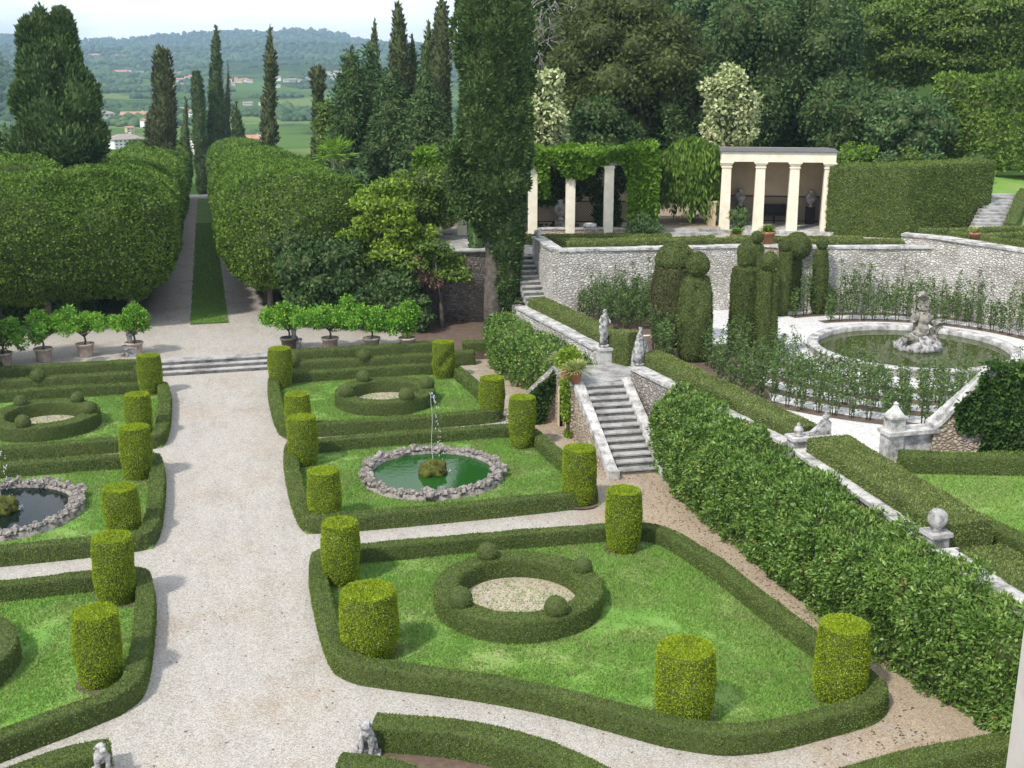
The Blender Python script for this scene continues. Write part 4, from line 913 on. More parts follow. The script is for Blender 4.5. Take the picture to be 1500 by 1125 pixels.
# ------------------------------------------------------------------ laurel hedges
def laurel_mass(name, lab, foot, top, h0, h1, back, dens, l, lw, mt='laurel', cat='hedge', lump=.22, bulge=.18):
    """foot/top: front polylines in plan from north to south; back: rear line"""
    nS = 64; f = resample(foot, .01); 
    lin = lambda P: np.stack([np.interp(np.linspace(0, 1, nS), np.linspace(0, 1, len(P)), np.array(P)[:, q]) for q in (0, 1)], 1)
    f, tp, bk = lin(resample(foot, .2)), lin(resample(top, .2)), lin(resample(back, .2)); hh = np.interp(np.linspace(0, 1, nS), np.linspace(0, 1, len(h1)), h1)
    rows = []
    for q in np.linspace(0, 1, 16): rows.append(np.c_[f+(tp-f)*q**2.6-np.c_[np.full(nS, bulge*math.sin(q*math.pi)), np.zeros(nS)], h0+(hh-h0)*math.sin(q*math.pi/2)**.85])
    for q in np.linspace(.12, 1, 9): rows.append(np.c_[tp+(bk-tp)*q, hh+.06*math.sin(q*math.pi)])
    V = np.stack(rows, 1); m_ = V.shape[1]; Vf = V.reshape(-1, 3)
    d = np.stack([vn(Vf, 1.1, s)-.5 for s in (1, 2, 3)], 1)*2*lump+np.stack([vn(Vf, 2.7, s)-.5 for s in (4, 5, 6)], 1)*lump; Vf = Vf+d*(Vf[:, 2:] > h0+.05)
    i, j = np.meshgrid(np.arange(nS-1), np.arange(m_-1), indexing='ij'); F = np.stack([i*m_+j, (i+1)*m_+j, (i+1)*m_+j+1, i*m_+j+1], -1).reshape(-1, 4)
    c0 = Vf[:m_].mean(0); c1 = Vf[-m_:].mean(0); nv = len(Vf); Vc = np.vstack([Vf, c0, c1])
    caps = np.array([(q, q+1, nv) for q in range(m_-1)]+[((nS-1)*m_+q+1, (nS-1)*m_+q, nv+1) for q in range(m_-1)])
    core = MB(); c = Vc.mean(0); Vs = Vc.copy(); cen = np.array([bk.mean(0)[0], 0, 0])
    
    axx = np.c_[np.interp(Vc[:, 1], *(lambda q_: (((f+bk)/2)[q_, 1], ((f+bk)/2)[q_, 0]))(np.argsort(((f+bk)/2)[:, 1]))), Vc[:, 1], np.full(len(Vc), h0+h1[0]*.45)]
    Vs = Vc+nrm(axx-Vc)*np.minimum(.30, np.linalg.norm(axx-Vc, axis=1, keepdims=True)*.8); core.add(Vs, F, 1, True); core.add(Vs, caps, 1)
    P, Nn = tri_sample(Vc, [F, caps], lambda A: A*dens)
    # orientation: away from the body's middle
    mid = np.interp(P[:, 1], *(lambda o: (((f+bk)/2)[o, 1], ((f+bk)/2)[o, 0]))(np.argsort(((f+bk)/2)[:, 1]))); yl, yh_ = min(f[0, 1], f[-1, 1]), max(f[0, 1], f[-1, 1])
    o = np.c_[P[:, 0]-mid, np.where(P[:, 1] > yh_-.1, 1., np.where(P[:, 1] < yl+.1, -1., 0.)), P[:, 2]-(h0+h1[0])*.45]
    Nn = np.where((Nn*o).sum(1, keepdims=True) < 0, -Nn, Nn)
    lumpn = vn(P, 2.0, 8)[:, None]
    ax = nrm(rng.normal(size=P.shape))*.9+Nn*.6+np.array([0, 0, .12]); mbx = core
    cl_ = np.clip((vn(P, 3.6, 12)*.6+vn(P, 1.5, 13)*.4-.36)/.4, 0, 1)[:, None]; leaves(mbx, P+Nn*(-.16+.34*cl_*(.3+.7*rng.random((len(P), 1)))), ax+np.array([0, 0, .3])*cl_, l, lw, 0, Nn, .7)
    return mbx.build(name, mt, None, (*f.mean(0), h0), label=lab, category=cat)
laurel_mass('laurel_hedge', 'big glossy laurel hedge filling the slope below the terrace wall on the right', [(13.75, 34.15), (13.5, 30.6), (13.6, 24.5), (13.95, 20.3), (14.75, 16.5), (15.2, 14)],
            [(14.05, 34.45), (14.3, 30.6), (14.6, 24.5), (14.75, 20), (15.0, 16.5), (15.2, 14)], 0, [2.62, 2.6, 2.5, 2.5, 2.6, 2.6], [(15.1, 34.6), (15.35, 30.6), (15.4, 24.5), (15.35, 20), (15.3, 16.5), (15.3, 14)], 760, .125, .052)
laurel_mass('laurel_bush', 'dark glossy laurel bush massed against the terrace wall north of the landing', [(11.75, 49.4), (11.75, 47), (12.3, 44), (12.9, 41.6), (13.2, 40.8)],
            [(12.0, 49.7), (12.2, 47), (12.7, 44), (13.2, 41.6), (13.4, 40.9)], 0, [2.15, 2.1, 2.1, 2.05, 2.0], [(13.1, 49.8), (13.35, 47), (13.7, 44), (13.95, 41.6), (14.0, 41)], 330, .14, .06, cat='bush')

# ------------------------------------------------------------------ pool with its fountain group
PC = np.array([26.55, 39.1]); PR = 3.98
t = thing('round_pool', 'wide round pool with pale stone rim on the white gravel terrace', 'pool', (*PC, 2.0))
mb = MB(); addl(mb, lathe([(PR-.36, 2.06), (PR-.36, 2.31), (PR-.33, 2.35), (PR+.02, 2.35), (PR+.06, 2.30), (PR-.02, 2.24), (PR-.04, 2.0)], 96, (*PC, 0), cap=False)); mb.build('pool_rim', 'whitestone', t)
a = np.arange(96)/96*6.2832
mb = MB(); mb.add(*sheet(np.c_[PC[0]+(PR-.34)*np.cos(a), PC[1]+(PR-.34)*np.sin(a)], 2.14)); mb.build('pool_water', 'poolwater', t)
fc = np.array([26.95, 39.3])
t = thing('fountain_statue', 'weathered fountain group of entwined figures on a rocky base in the pool', 'statue', (*fc, 2.1))
mb = MB()
for k in range(14):
    an = k*.449; V, F = blob((fc[0]+.62*math.cos(an), fc[1]+.58*math.sin(an), 2.24), (.34, .34, .26), 2, .35, 2.4, k); mb.add(V, F, 0, True)
V, F = blob((*fc, 2.35), (.7, .65, .42), 3, .3, 2., 3); mb.add(V, F, 0, True); mb.build('rock_base', 'statue', t)
def fig(name, J, E_, r_, sc_=1.16): skin_mesh(name, np.array(J)*sc_, E_, np.array(r_)*sc_*.9, 'fountstone', t, sub=2, rough=.17)
fig('kneeling_figure', [(0, 0, .55), (.02, 0, .85), (.05, 0, 1.15), (-.02, -.02, 1.35), (-.3, -.08, 1.12), (-.42, -.15, .95), (.32, -.02, 1.1), (.42, -.1, .85), (.22, -.15, .5), (.30, -.2, .2), (-.22, -.2, .55), (-.32, -.25, .2)],
    [(0, 1), (1, 2), (2, 3), (2, 4), (4, 5), (2, 6), (6, 7), (0, 8), (8, 9), (0, 10), (10, 11)], [.26, .24, .22, .12, .11, .09, .11, .09, .15, .12, .15, .12])
fig('upper_figure', [(.05, 0, 1.3), (.1, 0, 1.55), (.08, 0, 1.78), (-.06, -.04, 1.93), (-.16, -.08, 1.96), (.22, .02, 1.6), (.2, 0, 1.35), (-.12, -.05, 1.5)], [(0, 1), (1, 2), (2, 3), (3, 4), (1, 5), (5, 6), (1, 7)], [.17, .16, .10, .12, .08, .08, .08, .07])
fig('crouching_figure', [(.42, -.15, .35), (.5, -.15, .62), (.52, -.18, .88), (.56, -.2, 1.02), (.38, -.25, .72), (.62, -.25, .7), (.62, -.25, .25)], [(0, 1), (1, 2), (2, 3), (2, 4), (2, 5), (0, 6)], [.18, .16, .12, .12, .08, .08, .11])
fig('sea_creature', [(-.25, -.3, .35), (-.5, -.32, .45), (-.72, -.34, .5), (-.85, -.34, .45)], [(0, 1), (1, 2), (2, 3)], [.17, .16, .17, .08])

# soil strips and sapling rows
def ringstrip(r0, r1, a0, a1, z, mt, name='soil_strip', n=60):
    a = np.linspace(a0, a1, n); V = np.concatenate([np.c_[PC[0]+r*np.cos(a), PC[1]+r*np.sin(a), np.full(n, z)] for r in (r0, r1)])
    mb = MB(); mb.add(V, np.array([(q, q+1, q+n+1, q+n) for q in range(n-1)])[:, ::-1]); mb.build(name, mt, **STR)
def sapling_mesh(h, seed, dens=290):
    r_ = np.random.default_rng(seed); mb = MB(); ml = MB(); ns_ = 3+seed % 3
    for s in range(ns_):
        an = s*6.283/ns_+seed; b = np.array([.07*math.cos(an), .07*math.sin(an), 0]); tp = np.array([.16*math.cos(an)+r_.normal()*.05, .16*math.sin(an)+r_.normal()*.05, h*(.75+.3*r_.random())])
        q = np.linspace(0, 1, 5)[:, None]; addl(mb, tube(b+(tp-b)*q, np.linspace(.014, .005, 5), 4))
        n = int(dens/ns_); u = .12+.88*r_.random(n)**.9; P = b+(tp-b)*u[:, None]+r_.normal(size=(n, 3))*np.array([.06, .06, .03])
        leaves(ml, P, nrm(r_.normal(size=(n, 3))*np.array([1, 1, .6]))+np.array([0, 0, .35]), .12, .055)
    return mb.mesh('stem', 'bark'), ml.mesh('foliage', 'rose')
SAP = [sapling_mesh(1.15+.2*k, k) for k in range(5)]
def sapling(p, s, lab, grp, k):
    t = thing('young_shrub', lab, 'shrub', (p[0], p[1], 2.0), grp); t.rotation_euler = (0, 0, rng.random()*6.28); t.scale = (.85+.3*rng.random(), .85+.3*rng.random(), s)
    link('stem', SAP[k][0], t); link('foliage', SAP[k][1], t)
nsap = 0
for r_, a0, a1, dn, lab in [(PR+1.8, 165, 292, .62, 'thin young shrub in the ring row nearest the pool on its viewer side'), (PR+3.2, 165, 285, .56, 'thin young shrub in the second ring row before the pool'),
        (PR+4.6, 160, 268, .52, 'thin young shrub in the third ring row before the pool'), (PR+6.0, 152, 252, .55, 'thin young shrub in the outermost ring row beside the clipped hedge'),
        (PR+2.2, 8, 95, .50, 'thin young shrub in the front row behind the pool'), (PR+3.6, 0, 100, .52, 'thin young shrub in the back row below the rubble wall, behind the pool')]:
    ringstrip(r_-.28, r_+.28, R(a0), R(a1), 2.008, 'soil')
    a = R(a0)
    while a < R(a1):
        p = PC+(r_+rng.normal()*.06)*np.array([math.cos(a), math.sin(a)]); a += dn/r_*(.9+.2*rng.random())
        if p[0] > 15.9+(38.6-p[1])*.11+.75 and (p[1] > 28.9) and not (p[0] > 19 and p[1] < 28.6) and p[1] < 48.3 and p[0] < 33.5:
            sapling(p, (.70 if r_ < PR+2 else .88 if r_ < PR+5 else 1.05)*(.85+.35*rng.random())*(1.35 if p[1] > PC[1]+.5 and a < 1.9 else 1), lab, 'young shrubs planted in rows round the pool', nsap % 5); nsap += 1
for row in range(4):
    for q in range(9):
        p = np.array([16.1+q*.50+rng.normal()*.05, 49.0-row*.95-q*.06+rng.normal()*.06])
        sapling(p, 1.1+.45*rng.random(), 'tall young shrub massed in the bed below the rubble wall left of the topiaries', 'young shrubs massed below the wall', nsap % 5); nsap += 1
slab('soil_bed', [(15.7, 49.4), (20.8, 48.9), (20.6, 44.6), (15.9, 45)], 2.012, 'soil', .1)
slab('soil_bed', [(15.6, 44.6), (19.6, 44.6), (19.8, 39), (17.6, 33), (17.0, 29.5), (16.95, 29.5), (15.9, 38.5)], 2.006, 'soil', .1)

# ------------------------------------------------------------------ tall topiary on the pool terrace
def topiary(p, secs, lab, mt='topi', ncol=None, seed=0, brown=False):
    """secs: list of parts; each a profile [(r, z)...]"""
    t = thing('tall_topiary', lab, 'topiary', (*p, 2.0), 'tall topiaries on the pool terrace')
    for nm, prof in secs:
        prof = np.array(prof); tt = np.linspace(0, len(prof)-1, 30); pf = np.stack([np.interp(tt, range(len(prof)), prof[:, q]) for q in (0, 1)], 1); pf[:, 0] *= .93
        V, Fs = lathe(pf, 32, (*p, 2.0)); n_ = (vn(V, 1.6, seed)-.5)*.08+(vn(V*np.array([1, 1, .35]), 6, seed+2)-.5)*.09; cl = np.clip(vn(V*np.array([2.2, 2.2, .5]), 1., seed+5)-.64, 0, 1)*-.8
        V = V+nrm(np.c_[V[:, :2]-np.array(p), 0*V[:, :1]])*(n_+cl*(nm == 'body'))[:, None]
        mb = MB(); addl(mb, (V, Fs), 1); fuzz(mb, V, Fs[:1], 1500, .075, .042, out=.7); mb.build(nm, 'topibrown' if (brown and nm == 'body') else mt, t, (*p, 2.0))
def ballp(r, z, k=1.): return [(r*math.sin(q)+.01, z-r*k*math.cos(q)) for q in np.linspace(0.15, math.pi-.02, 11)]
for k, (px, py, secs, lab, mt, br) in enumerate([
 (984, 505, [('body', [(.55, .0), (.80, .3), (.92, 1.4), (.90, 2.6), (.80, 3.25), (.1, 3.3)]), ('cap', [(.3, 3.28), (.80, 3.3), (.84, 3.5), (.72, 3.85), (.45, 4.08), (.02, 4.15)])], 'browned mushroom shaped topiary, thickest of the pool terrace group', 'topi', True),
 (1016, 527, [('body', [(.5, 0), (.68, .3), (.72, 1.6), (.58, 3.1), (.50, 3.25), (.05, 3.28)]), ('ball', ballp(.44, 3.72, 1.1))], 'tall ragged topiary with a ball top, right in front of the brown mushroom one', 'topi', False),
 (1086, 514, [('body', [(.45, 0), (.55, .3), (.60, 2.2), (.58, 3.3), (.5, 3.4), (.05, 3.42)]), ('ball', [(.3, 3.42), (.36, 3.55), (.38, 3.9), (.30, 4.2), (.15, 4.3), (.01, 4.33)])], 'square shouldered topiary with an egg shaped top, in the middle of the group', 'topi', False),
 (1119, 527, [('body', [(.40, 0), (.46, .3), (.46, 2.0), (.42, 3.35), (.36, 3.45), (.04, 3.46)]), ('ball', ballp(.32, 3.84, 1.15))], 'slim straight topiary with a ball top at the edge of the white gravel', 'topi', False),
 (1103, 474, [('body', [(.3, 0), (.34, .5), (.33, 3.0), (.28, 3.5), (.03, 3.52)]), ('ball', ballp(.28, 3.8))], 'narrow topiary with a small ball, half hidden behind the egg topped one', 'topi', False),
 (1145, 462, [('body', [(.22, 0), (.32, .3), (.34, 1.8), (.31, 2.9), (.03, 2.95)]), ('ball', ballp(.30, 3.24))], 'slim topiary with a ball top left of the big sphere', 'topi', False),
 (1162, 455, [('body', [(.22, 0), (.25, .5), (.24, 2.4), (.03, 2.45)]), ('ball', ballp(.62, 3.02))], 'topiary with one big sphere on a thin stem near the rubble wall', 'topi', False),
 (1197, 460, [('body', [(.16, 0), (.30, .35), (.40, 1.1), (.38, 2.0), (.28, 2.95), (.03, 3.0)]), ('ball', ballp(.29, 3.28))], 'bulging bottle shaped topiary with a small ball, rightmost of the group', 'topi', False)]):
    topiary(at(px, py, 2.0)[:2], secs, lab, mt, seed=k*9, brown=br)

# ------------------------------------------------------------------ upper terrace: walls, stair, hedges
wall_line([(15.35, 53.9), (15.17, 49.85), (24.4, 48.85)], .45, 1.9, 5.0, 'long pale rubble retaining wall behind the rose bed, left of the terrace pot', seg=1.8)
wall_line([(24.35, 48.9), (25.3, 48.15)], .5, 1.9, 5.05, 'short tan end of the retaining wall below the terracotta pot', mt='rubblet')
wall_line([(25.3, 48.15), (32.3, 46.4)], .45, 1.9, 5.0, 'pale rubble retaining wall behind the sphere topiary and the pool', seg=1.8)
wall_line([(31.3, 47.6), (32.3, 46.2), (33.45, 41.9), (36, 33)], .5, 1.9, 5.45, 'pale rubble retaining wall running to the right picture edge beyond the pool', seg=1.8)
slab('stair_foot', [(13.4, 49.7), (15.2, 49.7), (15.2, 50.7), (13.4, 50.7)], 2.0, 'step', 2)
slab('stair_bank', [(13.6, 50.7), (14.05, 50.7), (14.05, 56), (13.6, 56)], 2.1, 'rubbled', 2)
t = thing('stone_stair', 'grey stone stair rising beside the big cypress to the upper terrace', 'stairs', (14.6, 50.6, 2))
for k in range(11):
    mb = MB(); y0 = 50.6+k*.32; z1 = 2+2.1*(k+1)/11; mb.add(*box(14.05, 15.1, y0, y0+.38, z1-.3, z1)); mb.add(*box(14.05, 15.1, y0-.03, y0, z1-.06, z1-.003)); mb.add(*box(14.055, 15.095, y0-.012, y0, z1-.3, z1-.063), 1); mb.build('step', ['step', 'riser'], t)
mb = MB(); addl(mb, lathe([(.1, 0), (.1, .06), (.17, .12), (.2, .22), (.17, .33), (.01, .4)], 14, (15.3, 53.6, 5.0))); mb.build('stone_ball', 'whitestone', None, (15.3, 53.6, 5.0), label='small stone ball on the corner of the wall beside the upper stair', category='ball')
gu = 'low box hedges on the upper terrace'
for P, wd, h, z, lab in [([(15.9, 50.6), (24.2, 49.6)], .6, 1.1, 4.1, 'low hedge just behind the long rubble wall coping on the upper terrace'),
    ([(15.2, 57.2), (23.0, 55.6)], .7, .5, 4.1, 'low hedge at the foot of the pergola on the upper terrace'),
    ([(16.2, 53.4), (20.5, 52.6), (24, 52.6)], .5, .8, 4.1, 'box hedge in the middle of the upper terrace parterre'),
    ([(25.6, 48.9), (31.2, 47.5)], .6, 1.05, 4.1, 'low hedge behind the rubble wall left of the tall clipped hedge'),
    ([(25.2, 53.6), (28.6, 52.8), (31.8, 52.0)], .6, .55, 4.1, 'low hedge in front of the loggia columns'),
    ([(32.45, 47.3), (33.9, 42.1), (36.3, 34)], .6, .55, 4.85, 'low hedge along the right wall coping at the picture edge'),
    ([(33.3, 49.2), (40, 48.6)], .5, .5, 4.85, 'low hedge at the back of the right box parterre'),
    ([(34.2, 48.2), (35.6, 43), (37.2, 39)], .5, .5, 4.85, 'second low hedge of the right box parterre, inside the wall hedge'),
    ([(34.6, 46.8), (40.5, 47.4)], .45, .5, 4.85, 'cross hedge in the right box parterre')]:
    hedge(P, wd, h, lab, z, smooth=0, dens=1000, l=.075, lw=.042, mt='boxyel', group=gu)
def pot(p, s, lab, n=160, mt='lime'):
    t = thing('potted_plant', lab, 'potted plant', p); mb = MB(); addl(mb, lathe([(.2*s, 0), (.27*s, .4*s), (.30*s, .4*s), (.30*s, .5*s), (.24*s, .5*s), (.01, .45*s)], 16, p)); mb.build('pot', 'terracotta', t)
    mb = MB(); spiky(mb, np.array(p)+[0, 0, .45*s], n, .62*s, wd=.06); mb.build('foliage', mt, t)
pot((24.85, 48.55, 5.05), 1.15, 'terracotta pot with a leafy plant on the wall end below the loggia', mt='vine')
pot((*at(1427, 355, 5.3)[:2], 5.3), .9, 'terracotta pot with a small spiky plant on the right wall hedge', 60, 'spike')
pot((*at(1078, 346, 4.5)[:2], 4.12), 1.0, 'terracotta pot with bright strap leaves by the low steps left of the loggia', 260, 'vine')
t = thing('low_steps', 'two wide grey stone steps between pergola and loggia', 'steps', (25, 58, 4.1))
for k in range(2):
    mb = MB(); a, b = np.array([23.5, 58.6]), np.array([26.8, 57.8]); off = np.array([.24, .97])*(.45*k+.6); mb.add(*bxr(a+off, b+off, 1.2-.01*k, 4.05+.15*k, 4.25+.15*k)); mb.build('step', 'step', t)
slab('loggia_walk', [(23.6, 59.4), (27.1, 58.6), (28.2, 62.5), (30, 70), (27.5, 70), (24.2, 63)], 4.42, 'gravel', .5)

class Loc:      # builds shapes in the frame of a facade: s along it, d behind it, z up
    def __init__(q, o, e): q.o = np.array(o, float); u = np.array(e, float)-q.o; q.L = np.linalg.norm(u); q.u = u/q.L; q.v = np.array([-q.u[1], q.u[0]])
    def pt(q, s, d, z): return (*(q.o+q.u*s+q.v*d), z)
    def box(q, s0, s1, d0, d1, z0, z1):
        V, F = box(s0, s1, d0, d1, z0, z1); return np.c_[q.o+V[:, :1]*q.u+V[:, 1:2]*q.v, V[:, 2]], F
def lattice(mb, Lc, s0, s1, d, z0, z1, gap=.14, w_=.025):
    W, H_ = s1-s0, z1-z0; k = 0
    for sg in (1, -1):
        for c in np.arange(-H_, W+.01, gap):
            a0 = max(0, -c); a1 = min(H_, W-c)
            if a1-a0 < .03: continue
            q0, q1 = (c+a0, a0), (c+a1, a1)
            if sg < 0: q0, q1 = (W-q0[0], q0[1]), (W-q1[0], q1[1])
            n = w_*.5; V = [Lc.pt(s0+q[0]+dx, d+.004*sg, z0+q[1]) for q, dx in ((q0, -n), (q0, n), (q1, n), (q1, -n))]
            mb.add(V, [(0, 1, 2, 3)])
    for a, b, c_, e in ((s0, s1, z0, z0+.05), (s0, s1, z1-.06, z1)): mb.add(*Lc.box(a, b, d-.02, d+.02, c_, e))
# pergola
PL = Loc((10.92, 61.9), (23.35, 58.65)); zb = 4.1
t = thing('pergola', 'long cream pergola with square columns, smothered on top by bright green vine', 'pergola', (17, 60.3, zb))
for s in (.6, 2.4, 4.3, 6.2, 8.22, 10.27, 12.2):
    mb = MB(); V, F = PL.box(s-.25, s+.25, -.25, .25, zb, zb+3.75); mb.add(V, F); mb.add(*PL.box(s-.29, s+.29, -.29, .29, zb+3.6, zb+3.72)); mb.build('column', 'column', t)
mb = MB(); mb.add(*PL.box(.2, 12.6, -.22, .22, zb+3.76, zb+4.02)); mb.add(*PL.box(.2, 12.6, 3.0, 3.3, zb+3.76, zb+4.02))
for s in np.arange(.4, 12.6, .8): mb.add(*PL.box(s-.07, s+.07, -.35, 3.3, zb+4.022, zb+4.15))
mb.build('beam', 'stone', t)
mb = MB(); mb.add(*PL.box(.1, 12.7, 3.35, 3.7, zb-.3, zb+4.0)); mb.build('back_wall', 'tanplaster', t)
mb = MB(); mb.add(*PL.box(6.46, 7.96, -.2, .2, zb, zb+.36)); mb.add(*PL.box(8.48, 10.0, -.2, .2, zb, zb+.36)); mb.add(*PL.box(10.54, 12.5, -.2, .2, zb, zb+.36)); mb.add(*PL.box(1, 5.9, -.2, .2, zb-.2, zb+.1)); mb.build('low_wall', 'rubblet', t)
mb = MB(); mb.add(*PL.box(6.46, 7.96, -.26, .26, zb+.363, zb+.43)); mb.add(*PL.box(8.48, 10.0, -.26, .26, zb+.363, zb+.43)); mb.add(*PL.box(10.54, 12.5, -.26, .26, zb+.363, zb+.43)); mb.build('wall_coping', 'whitestone', t)
mb = MB(); lattice(mb, PL, .8, 12.4, 3.3, zb+.3, zb+1.5); mb.build('lattice', 'lattice', t)
mb = MB(); n = 22000; s = rng.random(n)*12.9-.1; P = np.stack([s, rng.random(n)**1.5*3.6-.5, np.zeros(n)], 1)
lob = vn(np.c_[s, s*0, s*0], .75, 3); topz = zb+4.05+.95*vn(np.c_[s, P[:, 1], s*0], .9, 5)
lob = vn(np.c_[s, s*0, s*0], 1.25, 3)*.7+vn(np.c_[s, s*0, s*0], 2.9, 6)*.3; dp = .5+2.3*np.clip(lob-.42, 0, 1); dp = np.where(s > 11.4, 3.6, dp); dp = np.where((s > 6.5) & (s < 7.0), 1.4, dp)
front = P[:, 1] < .25; zz = np.where(front, topz-dp*rng.random(n), topz-.3*rng.random(n)); P[:, 1] = np.where(front, -.24-.16*rng.random(n)*(1+.5*lob), P[:, 1])
W3 = np.c_[PL.o+P[:, :1]*PL.u+P[:, 1:2]*PL.v, zz]; leaves(mb, W3, nrm(rng.normal(size=(n, 3)))+np.array([-.15, -.55, -.15]), .24, .19); 
n = 5200; s = 11.35+1.45*rng.random(n); zz = zb+.7+4.0*rng.random(n)**.85; W3 = np.c_[PL.o+s[:, None]*PL.u+(-.4-.3*rng.random((n, 1)))*PL.v, zz]; leaves(mb, W3, nrm(rng.normal(size=(n, 3)))+np.array([-.15, -.55, -.15]), .24, .19)
n = 1400; s = 6.55+.5*rng.random(n); zz = zb+2.0+2.3*rng.random(n); W3 = np.c_[PL.o+s[:, None]*PL.u+(.2+.4*rng.random((n, 1)))*PL.v, zz]; leaves(mb, W3, nrm(rng.normal(size=(n, 3))), .22, .16)
mb.build('vine', 'vine', t)
n = 4200; mb = MB(); s = 6+6*rng.random(n); zz = zb+3.4*rng.random(n); k = vn(np.c_[s, zz, zz*0], .9, 2) > .45; W3 = np.c_[PL.o+s[:, None]*PL.u+3.2*PL.v, zz][k]; leaves(mb, W3, nrm(rng.normal(size=W3.shape))+np.array([0, -.5, 0]), .25, .18)
mb.build('wall_creeper', 'ivy', t)
def urn(Lc, s, d, z, k, lab):
    c = Lc.pt(s, d, z); mb = MB(); addl(mb, lathe([(.2*k, 0), (.2*k, .08*k), (.09*k, .14*k), (.12*k, .2*k), (.32*k, .4*k), (.38*k, .6*k), (.33*k, .8*k), (.16*k, .92*k), (.14*k, 1.05*k), (.22*k, 1.12*k), (.10*k, 1.16*k), (.02*k, 1.2*k)], 20, c))
    mb.build('stone_urn', 'whitestone', None, c, label=lab, category='urn', group='stone urns')
urn(PL, 7.8, 2.4, zb+.55, .95, 'grey stone urn in the shade behind the second pergola column'); 
t2 = thing('urn_plinth', 'square plinth under the urn inside the pergola', 'plinth', PL.pt(7.8, 2.4, zb)); mb = MB(); mb.add(*PL.box(7.5, 8.1, 2.1, 2.7, zb-.1, zb+.55)); mb.build('plinth', 'stone', t2)
mb = MB(); addl(mb, lathe([(.3, 0), (.36, .05), (.36, .2), (.30, .22), (.28, .16), (.01, .15)], 20, PL.pt(9.3, 0, zb+.433))); mb.build('stone_bowl', 'whitestone', None, PL.pt(9.3, 0, zb+.43), label='shallow white stone bowl on the low wall between two pergola columns', category='bowl')
# loggia
LG = Loc((27.48, 58.94), (32.47, 56.81)); zb = 4.28; L_ = LG.L
t = thing('loggia', 'cream loggia with four square columns, flat roof and open front', 'loggia', (30, 58, 4.1))
for k in range(4):
    s = k*L_/3; mb = MB(); V, F = LG.box(-.5, .5, -.5, .5, 0, 1); r0, r1 = .29, .245
    Vz = V[:, 2]; loc = np.array([[(q-.5 if False else 0), 0] for q in range(8)])
    B = box(-1, 1, -1, 1, 0, 1)[0]; rr = np.where(B[:, 2] > .5, r1, r0); S_ = s+B[:, 0]*rr; D_ = B[:, 1]*rr; mb.add(np.c_[LG.o+S_[:, None]*LG.u+D_[:, None]*LG.v, zb+B[:, 2]*3.35], F)
    for z0, z1, q in ((3.352, 3.42, .29), (3.42, 3.52, .25), (3.52, 3.60, .31), (3.60, 3.68, .36)): mb.add(*LG.box(s-q, s+q, -q, q, zb+z0, zb+z1-.002))
    mb.build('column', 'column', t)
mb = MB(); mb.add(*LG.box(-.3, L_+.3, -.3, .3, zb+3.68, zb+4.2)); mb.add(*LG.box(-.33, -.0, .302, 3.4, zb+3.4, zb+4.198)); mb.add(*LG.box(L_+.0, L_+.33, .302, 3.4, zb+3.4, zb+4.198)); mb.build('entablature', 'column', t)
mb = MB(); mb.add(*LG.box(-.40, L_+.45, -.40, 2.6, zb+4.203, zb+4.26)); mb.build('roof', 'rooftop', t)
mb = MB(); mb.add(*LG.box(.002, L_-.002, .303, 3.395, zb+3.72, zb+3.8)); mb.build('ceiling', 'ceil', t)
mb = MB(); mb.add(*LG.box(-.33, L_+.33, 3.4, 3.7, zb-.3, zb+4.2)); mb.add(*LG.box(L_+.05, L_+.3, .32, 3.395, zb-.3, zb+3.4)); mb.build('back_wall', 'tanplaster', t)
mb = MB(); mb.add(*LG.box(-.45, L_+.45, -.45, 3.4, zb-.35, zb)); mb.build('floor', 'whitestone', t)
mb = MB(); lattice(mb, LG, .2, L_-.02, 3.36, zb+.05, zb+1.5); mb.build('lattice', 'lattice', t)
mb = MB(); mb.add(*LG.box(L_-.02, L_+.045, 1.2, 2.0, zb+.01, zb+2.0)); mb.build('shutter', 'shade', t)
mb = MB(); mb.add(*LG.box(1.9, L_-1.4, 2.75, 3.2, zb+.42, zb+.5)); mb.add(*LG.box(1.9, L_-1.4, 3.2, 3.26, zb+.45, zb+1.05))
for s in (2.0, 2.9, L_-1.5): mb.add(*LG.box(s-.04, s+.04, 2.8, 3.15, zb+.0, zb+.42))
mb.build('bench', 'lattice', None, LG.pt(2.8, 3, zb), label='dark bench against the lattice at the back of the loggia', category='bench')
for s, d, lab in ((.95, 3.0, 'stone urn on a plinth in the left bay of the loggia'), (L_-.55, 2.9, 'stone urn on a plinth in the right bay of the loggia')):
    t2 = thing('urn_plinth', 'square plinth under the '+('left' if s < 2 else 'right')+' urn inside the loggia', 'plinth', LG.pt(s, d, zb)); mb = MB(); mb.add(*LG.box(s-.24, s+.24, d-.24, d+.24, zb+.01, zb+.95)); mb.build('plinth', 'lattice', t2); urn(LG, s, d, zb+.95, .85, lab)
t = thing('side_doorway', 'narrow grey wall with a dark doorway between the loggia and the tall hedge', 'wall', LG.pt(L_+.9, 1, 4.1))
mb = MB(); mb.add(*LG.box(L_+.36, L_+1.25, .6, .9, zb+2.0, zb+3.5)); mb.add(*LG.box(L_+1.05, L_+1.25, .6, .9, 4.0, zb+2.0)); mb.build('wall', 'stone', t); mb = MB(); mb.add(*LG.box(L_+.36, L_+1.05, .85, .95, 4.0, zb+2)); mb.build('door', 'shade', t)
p = at(1041, 336, 4.2); mb = MB(); mb.add(*xf(box(-.22, .22, -.22, .22, 0, 1.6), (*p[:2], 4.1), -.3)); mb.add(*xf(box(-.26, .26, -.26, .26, 1.6, 1.68), (*p[:2], 4.1), -.3)); mb.build('gate_post', 'tanplaster', None, (*p[:2], 4.1), label='tan square post under the weeping tree left of the loggia', category='post')
